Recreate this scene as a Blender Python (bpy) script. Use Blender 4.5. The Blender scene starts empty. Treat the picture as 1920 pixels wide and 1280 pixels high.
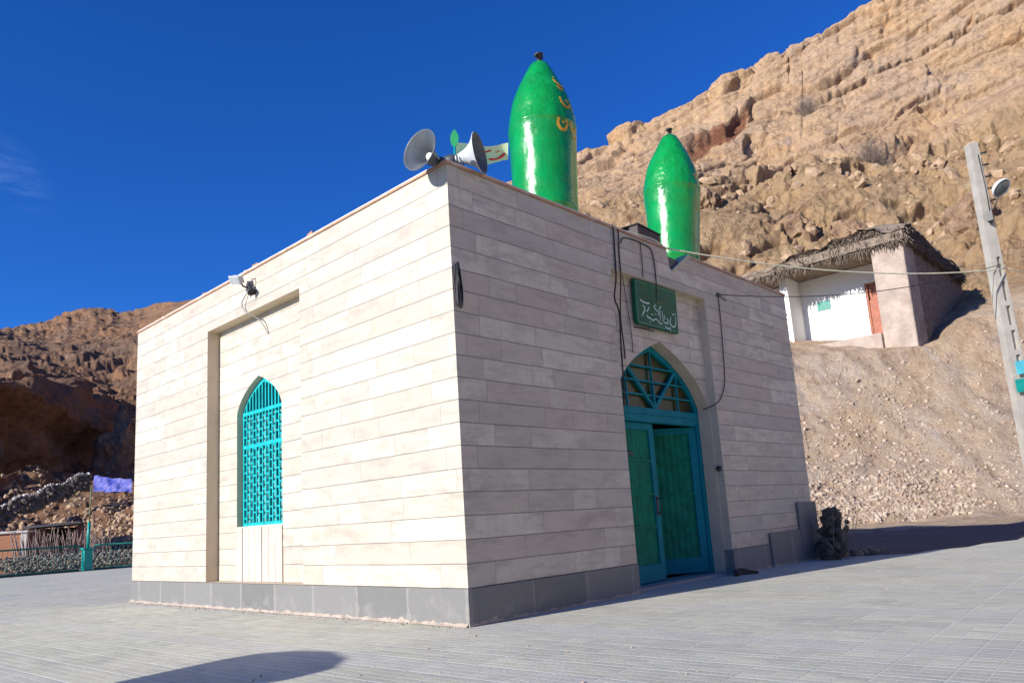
import bpy, math, random
import numpy as np
from mathutils import Vector, Matrix, Quaternion
from mathutils.geometry import tessellate_polygon
R = math.radians
SC = bpy.context.scene
COL = SC.collection

# ---------------------------------------------------------------- camera
CP = np.array([-4.8411, -5.2164, 0.9316])
FW = np.array([0.71367639, 0.67798484, 0.17607545])
RT = np.array([0.69537914, -0.71600281, -0.06154537])
UP = np.array([-0.08434369, -0.16636268, 0.98245081])
FPX, PX, PY = 1411.113, 945.853, 722.515
cd = bpy.data.cameras.new('camera'); cam = bpy.data.objects.new('camera', cd); COL.objects.link(cam)
cam.matrix_world = Matrix(((RT[0], UP[0], -FW[0], CP[0]), (RT[1], UP[1], -FW[1], CP[1]), (RT[2], UP[2], -FW[2], CP[2]), (0, 0, 0, 1)))
cd.sensor_width = 36; cd.lens = FPX / 1920 * 36
cd.shift_x = (960 - PX) / 1920; cd.shift_y = (PY - 640) / 1920
cd.clip_start = 0.05; cd.clip_end = 6000
SC.camera = cam

def ray(x, y):
    return FW + RT * ((x - PX) / FPX) - UP * ((y - PY) / FPX)
def at(x, y, t):                       # photo pixel at a measured depth -> world point
    return CP + ray(x, y) * t
def onp(x, y, ax, v):                  # photo pixel on a known world plane
    d = ray(x, y); return CP + d * ((v - CP[ax]) / d[ax])

# ---------------------------------------------------------------- world and sun
ELEV = 20.5
SUNXY = Vector((-0.988, 0.153)).normalized()
sdir = Vector((SUNXY.x * math.cos(R(ELEV)), SUNXY.y * math.cos(R(ELEV)), math.sin(R(ELEV))))
SUNROT = math.atan2(SUNXY.x, SUNXY.y) % (2 * math.pi)
W = bpy.data.worlds.new('World'); SC.world = W; W.use_nodes = True
nt = W.node_tree; nt.nodes.clear()
def N(nt, typ, **kw):
    n = nt.nodes.new(typ)
    for k, v in kw.items():
        if k.startswith('i_'):
            key = k[2:]
            key = int(key) if key.isdigit() else key.replace('_', ' ')
            n.inputs[key].default_value = v
        else: setattr(n, k, v)
    return n
sky = N(nt, 'ShaderNodeTexSky', sky_type='NISHITA', sun_disc=False, sun_elevation=R(ELEV), sun_rotation=SUNROT,
        altitude=2600, air_density=1.0, dust_density=0.05, ozone_density=3.0)
gam = N(nt, 'ShaderNodeGamma', i_Gamma=0.90)
hsv = N(nt, 'ShaderNodeHueSaturation', i_Saturation=1.27, i_Value=0.88, i_Hue=0.508)
tcw = N(nt, 'ShaderNodeTexCoord')
mapw = N(nt, 'ShaderNodeMapping'); mapw.inputs['Scale'].default_value = (2.2, 2.2, 9.0)
cl = N(nt, 'ShaderNodeTexNoise', i_Scale=2.6, i_Detail=8.0, i_Roughness=0.62, i_Distortion=0.5)
clr = N(nt, 'ShaderNodeMapRange'); clr.inputs[1].default_value = 0.46; clr.inputs[2].default_value = 0.80
# cirrus only low over the valley at the left
dirv = Vector(ray(-50, 375)).normalized()
dotn = N(nt, 'ShaderNodeVectorMath', operation='DOT_PRODUCT'); dotn.inputs[1].default_value = dirv
nrm = N(nt, 'ShaderNodeVectorMath', operation='NORMALIZE')
reg = N(nt, 'ShaderNodeMapRange', interpolation_type='SMOOTHSTEP'); reg.inputs[1].default_value = 0.9965; reg.inputs[2].default_value = 0.9995; reg.inputs[4].default_value = 0.42
mul = N(nt, 'ShaderNodeMath', operation='MULTIPLY')
mixc = N(nt, 'ShaderNodeMix', data_type='RGBA'); mixc.inputs[7].default_value = (2.4, 3.6, 6.2, 1)
bg = N(nt, 'ShaderNodeBackground', i_Strength=0.085); wo = N(nt, 'ShaderNodeOutputWorld')
L = nt.links.new
L(sky.outputs[0], gam.inputs['Color']); L(gam.outputs[0], hsv.inputs['Color']); L(tcw.outputs['Generated'], mapw.inputs[0]); L(mapw.outputs[0], cl.inputs['Vector'])
L(cl.outputs[0], clr.inputs[0]); L(tcw.outputs['Generated'], nrm.inputs[0]); L(nrm.outputs[0], dotn.inputs[0]); L(dotn.outputs['Value'], reg.inputs[0])
L(clr.outputs[0], mul.inputs[0]); L(reg.outputs[0], mul.inputs[1]); L(mul.outputs[0], mixc.inputs[0])
tint = N(nt, 'ShaderNodeMix', data_type='RGBA', blend_type='MULTIPLY'); tint.inputs[0].default_value = 1.0; tint.inputs[7].default_value = (0.42, 0.93, 1.5, 1)
L(hsv.outputs[0], tint.inputs[6]); L(tint.outputs[2], mixc.inputs[6]); L(mixc.outputs[2], bg.inputs[0]); L(bg.outputs[0], wo.inputs[0])
sd = bpy.data.lights.new('sun', 'SUN'); sd.energy = 3.65; sd.angle = R(0.53); sd.color = (1.0, 0.955, 0.90)
sun = bpy.data.objects.new('sun', sd); COL.objects.link(sun); sun.rotation_euler = (-sdir).to_track_quat('-Z', 'Y').to_euler()
sun.location = (-20, 5, 20)
SC.view_settings.view_transform = 'Standard'; SC.view_settings.look = 'None'
SC.view_settings.exposure = 0.95; SC.view_settings.gamma = 1.0; SC.view_settings.use_curve_mapping = False

# ---------------------------------------------------------------- numpy noise
def _h(ix, iy, iz, s):
    h = (ix.astype(np.int64) * 374761393 + iy.astype(np.int64) * 668265263 + iz.astype(np.int64) * 2147483647 + s * 974634777) & 0xffffffff
    h = ((h ^ (h >> 13)) * 1274126177) & 0xffffffff
    h = ((h ^ (h >> 16)) * 2246822519) & 0xffffffff
    return ((h ^ (h >> 15)) & 0xffffff) / float(0xffffff)
def vnoise(p, s=0):
    i = np.floor(p); f = p - i; f = f * f * f * (f * (f * 6 - 15) + 10)
    ix, iy, iz = i[..., 0], i[..., 1], i[..., 2]; o = 0
    for a in (0, 1):
        for b in (0, 1):
            for c in (0, 1):
                w = (f[..., 0] if a else 1 - f[..., 0]) * (f[..., 1] if b else 1 - f[..., 1]) * (f[..., 2] if c else 1 - f[..., 2])
                o = o + w * _h(ix + a, iy + b, iz + c, s)
    return o * 2 - 1
def fbm(p, oct=5, s=0, ridged=False, g=0.5):
    a, t, o = 1.0, 0.0, 0
    for k in range(oct):
        n = vnoise(p, s + k * 17)
        if ridged: n = 1 - 2 * np.abs(n)
        o = o + a * n; t += a; a *= g; p = p * 2.03 + 11.7
    return o / t
def cells(p, s=0):                     # F1, F2 and a random value per cell
    i = np.floor(p); f1 = np.full(p.shape[:-1], 9.0); f2 = f1.copy(); v = np.zeros_like(f1)
    for a in (-1, 0, 1):
        for b in (-1, 0, 1):
            for c in (-1, 0, 1):
                ix, iy, iz = i[..., 0] + a, i[..., 1] + b, i[..., 2] + c
                q = np.stack([ix + _h(ix, iy, iz, s + 1), iy + _h(ix, iy, iz, s + 2), iz + _h(ix, iy, iz, s + 3)], -1)
                d = np.sqrt(((p - q) ** 2).sum(-1)); cv = _h(ix, iy, iz, s + 4)
                nf = d < f1
                f2 = np.where(nf, f1, np.minimum(f2, d)); v = np.where(nf, cv, v); f1 = np.where(nf, d, f1)
    return f1, f2, v

def facets(p, s=0):                    # flat tilted facets, one per cell: broken rock
    i = np.floor(p); f1 = np.full(p.shape[:-1], 9.0); out = np.zeros_like(f1)
    for a in (-1, 0, 1):
        for b in (-1, 0, 1):
            for c in (-1, 0, 1):
                ix, iy, iz = i[..., 0] + a, i[..., 1] + b, i[..., 2] + c
                dx, dy, dz = p[..., 0] - ix - _h(ix, iy, iz, s + 1), p[..., 1] - iy - _h(ix, iy, iz, s + 2), p[..., 2] - iz - _h(ix, iy, iz, s + 3)
                d = dx * dx + dy * dy + dz * dz; nf = d < f1
                v = (_h(ix, iy, iz, s + 4) - .5) * .9 + (_h(ix, iy, iz, s + 5) - .5) * dx * 1.5 + (_h(ix, iy, iz, s + 6) - .5) * dy * 1.5 + (_h(ix, iy, iz, s + 7) - .5) * dz * 1.5
                out = np.where(nf, v, out); f1 = np.where(nf, d, f1)
    return out

# ---------------------------------------------------------------- materials
def newmat(name):
    m = bpy.data.materials.new(name); m.use_nodes = True
    return m, m.node_tree, m.node_tree.nodes['Principled BSDF']
def mat(name, col, rough=0.7, metal=0.0, var=0.12, scale=6.0, bump=0.0, bscale=40.0, col2=None, spec=0.5, coat=0.0, dirt=None, dirtamt=0.5, dirtscale=3.0):
    m, t, b = newmat(name)
    tc = N(t, 'ShaderNodeTexCoord'); no = N(t, 'ShaderNodeTexNoise', i_Scale=scale, i_Detail=6.0, i_Roughness=0.6)
    t.links.new(tc.outputs['Object'], no.inputs['Vector'])
    c2 = col2 or tuple(min(1, c * (1 + var)) for c in col[:3]); c1 = col if col2 else tuple(c * (1 - var) for c in col[:3])
    mr = N(t, 'ShaderNodeMapRange'); mr.inputs[1].default_value = 0.35; mr.inputs[2].default_value = 0.65
    mx = N(t, 'ShaderNodeMix', data_type='RGBA'); mx.inputs[6].default_value = (*c1[:3], 1); mx.inputs[7].default_value = (*c2[:3], 1)
    t.links.new(no.outputs[0], mr.inputs[0]); t.links.new(mr.outputs[0], mx.inputs[0]); out = mx.outputs[2]
    if dirt:
        n2 = N(t, 'ShaderNodeTexNoise', i_Scale=dirtscale, i_Detail=8.0, i_Roughness=0.7)
        t.links.new(tc.outputs['Object'], n2.inputs['Vector'])
        r2 = N(t, 'ShaderNodeMapRange'); r2.inputs[1].default_value = 0.5; r2.inputs[2].default_value = 0.72; r2.inputs[4].default_value = dirtamt
        m2 = N(t, 'ShaderNodeMix', data_type='RGBA'); m2.inputs[7].default_value = (*dirt, 1)
        t.links.new(n2.outputs[0], r2.inputs[0]); t.links.new(r2.outputs[0], m2.inputs[0]); t.links.new(out, m2.inputs[6]); out = m2.outputs[2]
    t.links.new(out, b.inputs['Base Color'])
    b.inputs['Roughness'].default_value = rough; b.inputs['Metallic'].default_value = metal
    b.inputs['Specular IOR Level'].default_value = spec; b.inputs['Coat Weight'].default_value = coat; b.inputs['Coat Roughness'].default_value = 0.12
    if bump:
        nb = N(t, 'ShaderNodeTexNoise', i_Scale=bscale, i_Detail=5.0, i_Roughness=0.6); t.links.new(tc.outputs['Object'], nb.inputs['Vector'])
        bp = N(t, 'ShaderNodeBump', i_Strength=1.0, i_Distance=bump); t.links.new(nb.outputs[0], bp.inputs['Height']); t.links.new(bp.outputs[0], b.inputs['Normal'])
    return m

def M_(t, op, a, b=None, c=None):
    n = t.nodes.new('ShaderNodeMath'); n.operation = op
    for i, v in enumerate((a, b, c)):
        if v is None: continue
        if isinstance(v, (int, float)): n.inputs[i].default_value = v
        else: t.links.new(v, n.inputs[i])
    return n.outputs[0]
def noise1(t, vec, scale, detail=4.0, rough=0.6):
    n = N(t, 'ShaderNodeTexNoise', i_Scale=scale, i_Detail=detail, i_Roughness=rough); t.links.new(vec, n.inputs['Vector']); return n.outputs[0]
def mrange(t, v, a, b, c=0.0, d=1.0, smooth=False):
    n = N(t, 'ShaderNodeMapRange'); n.interpolation_type = 'SMOOTHSTEP' if smooth else 'LINEAR'
    for i, k in zip((1, 2, 3, 4), (a, b, c, d)): n.inputs[i].default_value = k
    t.links.new(v, n.inputs[0]); return n.outputs[0]
def mixcol(t, f, a, b, mode='MIX'):
    n = N(t, 'ShaderNodeMix', data_type='RGBA', blend_type=mode)
    if isinstance(f, (int, float)): n.inputs[0].default_value = f
    else: t.links.new(f, n.inputs[0])
    for i, v in ((6, a), (7, b)):
        if isinstance(v, tuple): n.inputs[i].default_value = (*v[:3], 1)
        else: t.links.new(v, n.inputs[i])
    return n.outputs[2]
def vec(t, x, y, z=0.0):
    n = t.nodes.new('ShaderNodeCombineXYZ')
    for i, v in enumerate((x, y, z)):
        if isinstance(v, (int, float)): n.inputs[i].default_value = v
        else: t.links.new(v, n.inputs[i])
    return n.outputs[0]

CH, PL = 0.22, 0.34                    # course height, plinth height
def cladding(name, off):
    """travertine courses: rows of slabs of differing length, thin dark bed joints"""
    m, t, b = newmat(name)
    g = N(t, 'ShaderNodeNewGeometry'); sp = N(t, 'ShaderNodeSeparateXYZ'); t.links.new(g.outputs['Position'], sp.inputs[0])
    X, Y, Z = sp.outputs
    u = M_(t, 'ADD', M_(t, 'ADD', X, Y), off)
    # slight waviness of the joints
    wob = M_(t, 'MULTIPLY', M_(t, 'SUBTRACT', noise1(t, g.outputs['Position'], 1.3, 2.0), 0.5), 0.012)
    v = M_(t, 'DIVIDE', M_(t, 'SUBTRACT', M_(t, 'ADD', Z, wob), PL), CH)
    row = M_(t, 'FLOOR', v); fv = M_(t, 'SUBTRACT', v, row)
    wn = N(t, 'ShaderNodeTexWhiteNoise', noise_dimensions='1D'); t.links.new(M_(t, 'ADD', row, off * 3.3), wn.inputs['W'])
    rw = wn.outputs['Value']
    # slab boundaries: 1D cellular along the row gives irregular lengths
    ux = M_(t, 'DIVIDE', u, M_(t, 'ADD', M_(t, 'MULTIPLY', rw, 0.7), 0.95))
    ux = M_(t, 'ADD', ux, M_(t, 'MULTIPLY', rw, 37.0))
    vo = N(t, 'ShaderNodeTexVoronoi', voronoi_dimensions='2D', feature='DISTANCE_TO_EDGE', i_Scale=1.0, i_Randomness=0.8)
    vf = N(t, 'ShaderNodeTexVoronoi', voronoi_dimensions='2D', feature='F1', i_Scale=1.0, i_Randomness=0.8)
    # use white noise on warped floor for simple irregular cells
    cell = M_(t, 'FLOOR', ux); fr = M_(t, 'SUBTRACT', ux, cell)
    wc = N(t, 'ShaderNodeTexWhiteNoise', noise_dimensions='2D'); t.links.new(vec(t, cell, row), wc.inputs['Vector'])
    cut = M_(t, 'ADD', 0.28, M_(t, 'MULTIPLY', wc.outputs['Value'], 0.44))
    side = M_(t, 'GREATER_THAN', fr, cut)
    big = M_(t, 'GREATER_THAN', M_(t, 'FRACT', M_(t, 'MULTIPLY', wc.outputs['Value'], 7.31)), 0.45)   # some cells are not cut
    side = M_(t, 'MULTIPLY', side, big)
    wd = N(t, 'ShaderNodeTexWhiteNoise', noise_dimensions='3D'); t.links.new(vec(t, cell, row, side), wd.inputs['Vector'])
    dcut = M_(t, 'ADD', M_(t, 'ABSOLUTE', M_(t, 'SUBTRACT', fr, cut)), M_(t, 'MULTIPLY', M_(t, 'SUBTRACT', 1.0, big), 1.0))
    dedge = M_(t, 'MINIMUM', M_(t, 'MINIMUM', fr, M_(t, 'SUBTRACT', 1.0, fr)), dcut)
    vj = mrange(t, M_(t, 'MULTIPLY', dedge, 0.8), 0.0018, 0.005, 1.0, 0.0)
    hj = mrange(t, M_(t, 'MULTIPLY', M_(t, 'MINIMUM', fv, M_(t, 'SUBTRACT', 1.0, fv)), CH), 0.002, 0.006, 1.0, 0.0)
    sep = N(t, 'ShaderNodeSeparateColor'); t.links.new(wd.outputs['Color'], sep.inputs[0])
    base = mixcol(t, sep.outputs[0], (0.64, 0.585, 0.46), (0.505, 0.44, 0.34))
    base = mixcol(t, M_(t, 'MULTIPLY', M_(t, 'GREATER_THAN', sep.outputs[1], 0.66), 0.6), base, (0.42, 0.40, 0.335))
    base = mixcol(t, M_(t, 'MULTIPLY', M_(t, 'GREATER_THAN', sep.outputs[2], 0.78), 0.55), base, (0.53, 0.42, 0.335))
    # veins and clouds, different in each slab
    pv = vec(t, M_(t, 'ADD', u, M_(t, 'MULTIPLY', wd.outputs['Value'], 50)), M_(t, 'MULTIPLY', Z, 3.2), M_(t, 'MULTIPLY', row, 3.1))
    base = mixcol(t, mrange(t, noise1(t, pv, 2.3, 9.0, 0.68), 0.45, 0.66, 0, 0.9), base, (0.37, 0.325, 0.265))
    pv2 = vec(t, M_(t, 'MULTIPLY', u, 11.0), Z, M_(t, 'MULTIPLY', wd.outputs['Value'], 9))
    base = mixcol(t, mrange(t, noise1(t, pv2, 1.6, 4.0, 0.6), 0.45, 0.62, 0, 0.35), base, (0.49, 0.42, 0.335))
    base = mixcol(t, mrange(t, noise1(t, g.outputs['Position'], 38.0, 3.0), 0.66, 0.74, 0, 0.35), base, (0.42, 0.37, 0.32))
    # faint rain streaks below the coping
    st = noise1(t, vec(t, M_(t, 'MULTIPLY', u, 7.0), M_(t, 'MULTIPLY', Z, 0.35)), 1.5, 6.0)
    base = mixcol(t, M_(t, 'MULTIPLY', mrange(t, st, 0.5, 0.75), 0.28), base, (0.5, 0.45, 0.4))
    base = mixcol(t, M_(t, 'MULTIPLY', vj, 0.5), base, (0.30, 0.27, 0.24))
    hk = M_(t, 'MULTIPLY', hj, mrange(t, noise1(t, vec(t, M_(t, 'MULTIPLY', u, 1.0), row), 2.0, 4.0), 0.3, 0.6, 0.45, 1.0))
    base = mixcol(t, M_(t, 'MULTIPLY', hk, 0.85), base, (0.17, 0.155, 0.14))
    t.links.new(base, b.inputs['Base Color']); b.inputs['Roughness'].default_value = 0.55; b.inputs['Specular IOR Level'].default_value = 0.3
    hgt = M_(t, 'SUBTRACT', M_(t, 'MULTIPLY', noise1(t, g.outputs['Position'], 30.0, 6.0), 0.35), M_(t, 'MAXIMUM', hj, M_(t, 'MULTIPLY', vj, 0.5)))
    hgt = M_(t, 'ADD', hgt, M_(t, 'MULTIPLY', wd.outputs['Value'], 0.5))
    bp = N(t, 'ShaderNodeBump', i_Strength=1.0, i_Distance=0.004); t.links.new(hgt, bp.inputs['Height']); t.links.new(bp.outputs[0], b.inputs['Normal'])
    return m
M_dirt = 0.22
MT = {}
MT['clad'] = cladding('travertine', 0.37)
MT['clad_in'] = cladding('travertine recess', 5.13)
MT['marble'] = mat('reveal stone', (0.55, 0.455, 0.33), 0.6, var=0.1, scale=3, bump=0.002, dirt=(0.4, 0.34, 0.27), dirtamt=0.4)
MT['inner'] = mat('dim interior plaster', (0.25, 0.23, 0.2), 0.9)
MT['coping'] = mat('rusty coping metal', (0.46, 0.25, 0.15), 0.6, var=0.2, scale=4, dirt=(0.62, 0.55, 0.48), dirtamt=0.8, dirtscale=2.2)
MT['copingtop'] = mat('pale coping mortar', (0.66, 0.62, 0.56), 0.8, bump=0.004, bscale=20)
MT['cyan'] = mat('turquoise gloss paint', (0.004, 0.40, 0.40), 0.4, var=0.2, scale=7, spec=0.5, dirt=(0.02, 0.20, 0.20), dirtamt=0.6, dirtscale=12)
MT['blue'] = mat('teal blue gloss paint', (0.0, 0.17, 0.21), 0.6, var=0.15, scale=4, dirt=(0.01, 0.19, 0.25), dirtamt=0.5, dirtscale=6, spec=0.15)
MT['greenpanel'] = mat('green door sheet', (0.0, 0.155, 0.09), 0.6, var=0.25, scale=7, bump=0.006, bscale=9, dirt=(0.02, 0.16, 0.13), dirtamt=0.6, dirtscale=4, spec=0.15)
MT['darkgreen'] = mat('dark green frame', (0.006, 0.2, 0.17), 0.4, var=0.15)
MT['amber'] = mat('coloured glass', (0.045, 0.028, 0.008), 0.3, spec=.3, scale=3.5, col2=(0.01, 0.055, 0.018))
MT['pane'] = mat('dusty dark glass', (0.02, 0.13, 0.13), 0.2, var=0.4, scale=3)
MT['curtain'] = mat('curtain behind glass', (0.12, 0.28, 0.27), 0.8, var=0.4, scale=4)
MT['iron'] = mat('black iron', (0.02, 0.02, 0.02), 0.5)
MT['cable'] = mat('black cable rubber', (0.015, 0.015, 0.017), 0.5)
MT['cablegrey'] = mat('grey cable', (0.30, 0.28, 0.26), 0.6)
MT['cablepale'] = mat('pale yellow green cable', (0.70, 0.66, 0.46), 0.6)
MT['hornw'] = mat('weathered pale horn paint', (0.52, 0.54, 0.56), 0.45, var=0.12, scale=8, dirt=(0.25, 0.27, 0.28), dirtamt=0.5, dirtscale=7)
MT['horng'] = mat('grey horn paint', (0.085, 0.10, 0.115), 0.4, var=0.15, scale=8, dirt=(0.18, 0.19, 0.19), dirtamt=0.5)
MT['hornd'] = mat('dark grey driver', (0.05, 0.055, 0.065), 0.5)
MT['white'] = mat('white paint', (0.75, 0.75, 0.73), 0.5)
MT['yellow'] = mat('yellow lettering paint', (0.60, 0.30, 0.02), 0.5, var=0.3, scale=12)
MT['red'] = mat('red lettering paint', (0.6, 0.05, 0.02), 0.5, var=0.25, scale=20)
MT['flagcloth'] = mat('pale green cloth', (0.50, 0.90, 0.52), 0.8, col2=(0.74, 0.90, 0.50), scale=5)
MT['signgreen'] = mat('green sign face', (0.006, 0.105, 0.05), 0.4, var=0.15, scale=5, dirt=(0.03, 0.11, 0.05), dirtamt=0.5, spec=0.15)
MT['signtext'] = mat('white lettering', (0.62, 0.70, 0.66), 0.5)
MT['bulb'] = mat('lamp glass', (0.35, 0.37, 0.38), 0.15, spec=0.8)
MT['concrete'] = mat('pole concrete', (0.40, 0.37, 0.32), 0.85, var=0.12, scale=5, bump=0.006, bscale=25, dirt=(0.3, 0.28, 0.25), dirtamt=0.35)
MT['brickor'] = mat('orange brick', (0.42, 0.2, 0.11), 0.9, var=0.2, scale=10)
MT['plaster'] = mat('white plaster', (0.80, 0.79, 0.75), 0.9, var=0.05, bump=0.01, bscale=8, dirt=(0.6, 0.52, 0.42), dirtamt=0.3)
MT['mud'] = mat('mud plaster', (0.40, 0.32, 0.26), 0.95, var=0.2, scale=1.2, bump=0.09, bscale=3.5, dirt=(0.25, 0.18, 0.13), dirtamt=.6, dirtscale=1.5)
MT['mudd'] = mat('rough stone masonry', (0.22, 0.17, 0.135), 0.95, var=0.35, scale=3, bump=0.15, bscale=3.5)
MT['brush'] = mat('dry brushwood', (0.20, 0.155, 0.115), 0.95, var=0.3, scale=3)
MT['wood'] = mat('red brown door wood', (0.34, 0.12, 0.07), 0.7, var=0.2)
MT['twig'] = mat('grey bare twigs', (0.22, 0.17, 0.14), 0.9)
MT['tarp'] = mat('blue tarpaulin', (0.02, 0.04, 0.30), 0.5, col2=(0.17, 0.16, 0.36), scale=4.5)
MT['fence'] = mat('green fence paint', (0.012, 0.17, 0.13), 0.5, var=0.2)
MT['postpaint'] = mat('bright teal post paint', (0.0, 0.28, 0.24), 0.45)
MT['palerock'] = mat('whitewashed stones', (0.62, 0.58, 0.52), 0.9, var=0.25, scale=2)
MT['rubble'] = mat('loose grey stones', (0.24, 0.17, 0.12), 0.95, scale=2.6, bump=0.01, bscale=20, col2=(0.54, 0.44, 0.34), dirt=(0.40, 0.24, 0.15), dirtamt=.8, dirtscale=1.8)
MT['rock'] = mat('brown boulder rock', (0.27, 0.175, 0.105), 0.95, scale=1.4, bump=0.05, bscale=3, col2=(0.46, 0.32, 0.2))
MT['bush'] = mat('dry dark bush', (0.09, 0.085, 0.055), 0.9, var=0.4, scale=6)

def green_enamel():
    m, t, b = newmat('green enamel on beaten sheet')
    tc = N(t, 'ShaderNodeTexCoord'); o = tc.outputs['Object']; sp0 = N(t, 'ShaderNodeSeparateXYZ'); t.links.new(o, sp0.inputs[0])
    c = mixcol(t, mrange(t, noise1(t, o, 3.0, 5.0), 0.4, 0.65), (0.003, 0.225, 0.035), (0.004, 0.285, 0.055))
    c = mixcol(t, mrange(t, noise1(t, o, 9.0, 7.0, 0.7), 0.6, 0.74, 0, 0.5), c, (0.01, 0.2, 0.05))
    t.links.new(c, b.inputs['Base Color']); drip = noise1(t, vec(t, M_(t, 'MULTIPLY', sp0.outputs[0], 14.0), M_(t, 'MULTIPLY', sp0.outputs[1], 14.0), M_(t, 'MULTIPLY', sp0.outputs[2], 0.9)), 1.0, 5.0)
    c = mixcol(t, mrange(t, drip, 0.52, 0.70, 0, 0.45), c, (0.012, 0.13, 0.03)); c = mixcol(t, mrange(t, noise1(t, o, 16.0, 8.0, 0.75), 0.62, 0.70, 0, 0.4), c, (0.10, 0.22, 0.09))
    t.links.new(c, b.inputs['Base Color']); t.links.new(mrange(t, noise1(t, o, 5.0, 6.0, 0.7), 0.35, 0.7, 0.16, 0.42), b.inputs['Roughness'])
    b.inputs['Coat Weight'].default_value = 0.3; b.inputs['Coat Roughness'].default_value = 0.10
    sp = N(t, 'ShaderNodeSeparateXYZ'); t.links.new(o, sp.inputs[0])
    h = M_(t, 'ADD', M_(t, 'MULTIPLY', noise1(t, o, 4.5, 2.0), 1.0), M_(t, 'MULTIPLY', noise1(t, o, 22.0, 2.0), 0.22))
    amt = mrange(t, sp.outputs[2], 1.4, 2.1, 0.35, 1.0)
    h = M_(t, 'MULTIPLY', h, amt)
    bp = N(t, 'ShaderNodeBump', i_Strength=1.0, i_Distance=0.03); t.links.new(h, bp.inputs['Height']); t.links.new(bp.outputs[0], b.inputs['Normal'])
    return m
MT['enamel'] = green_enamel()

def plinth_mat():
    m, t, b = newmat('grey plinth slabs')
    g = N(t, 'ShaderNodeNewGeometry'); P = g.outputs['Position']; sp = N(t, 'ShaderNodeSeparateXYZ'); t.links.new(P, sp.inputs[0]); X, Y, Z = sp.outputs
    u = M_(t, 'DIVIDE', M_(t, 'ADD', X, Y), 0.86); ce = M_(t, 'FLOOR', u); fr = M_(t, 'SUBTRACT', u, ce)
    wn = N(t, 'ShaderNodeTexWhiteNoise', noise_dimensions='1D'); t.links.new(ce, wn.inputs['W'])
    base = mixcol(t, wn.outputs['Value'], (0.145, 0.145, 0.135), (0.20, 0.195, 0.18))
    base = mixcol(t, mrange(t, noise1(t, P, 9.0, 6.0), 0.4, 0.7, 0, 0.3), base, (0.2, 0.19, 0.18))
    # mortar smears in uneven joints, and a sandy edge at the foot
    jw = mrange(t, noise1(t, P, 6.0, 3.0), 0.3, 0.7, 0.002, 0.05)
    j = M_(t, 'LESS_THAN', M_(t, 'MINIMUM', fr, M_(t, 'SUBTRACT', 1.0, fr)), jw)
    base = mixcol(t, M_(t, 'MULTIPLY', j, 0.5), base, (0.30, 0.28, 0.25))
    foot = M_(t, 'LESS_THAN', M_(t, 'SUBTRACT', Z, M_(t, 'MULTIPLY', mrange(t, noise1(t, P, 5.0, 6.0, 0.7), 0.42, 0.75), 0.055)), 0.012)
    base = mixcol(t, foot, base, (0.42, 0.34, 0.27))
    smear = mrange(t, M_(t, 'SUBTRACT', noise1(t, P, 3.2, 8.0, 0.7), M_(t, 'MULTIPLY', Z, 0.5)), 0.46, 0.62, 0, 0.55)
    base = mixcol(t, smear, base, (0.26, 0.245, 0.22))
    t.links.new(base, b.inputs['Base Color']); b.inputs['Roughness'].default_value = 0.7
    bp = N(t, 'ShaderNodeBump', i_Strength=1.0, i_Distance=0.006); t.links.new(noise1(t, P, 18.0, 6.0), bp.inputs['Height']); t.links.new(bp.outputs[0], b.inputs['Normal'])
    return m
MT['plinth'] = plinth_mat()

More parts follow.
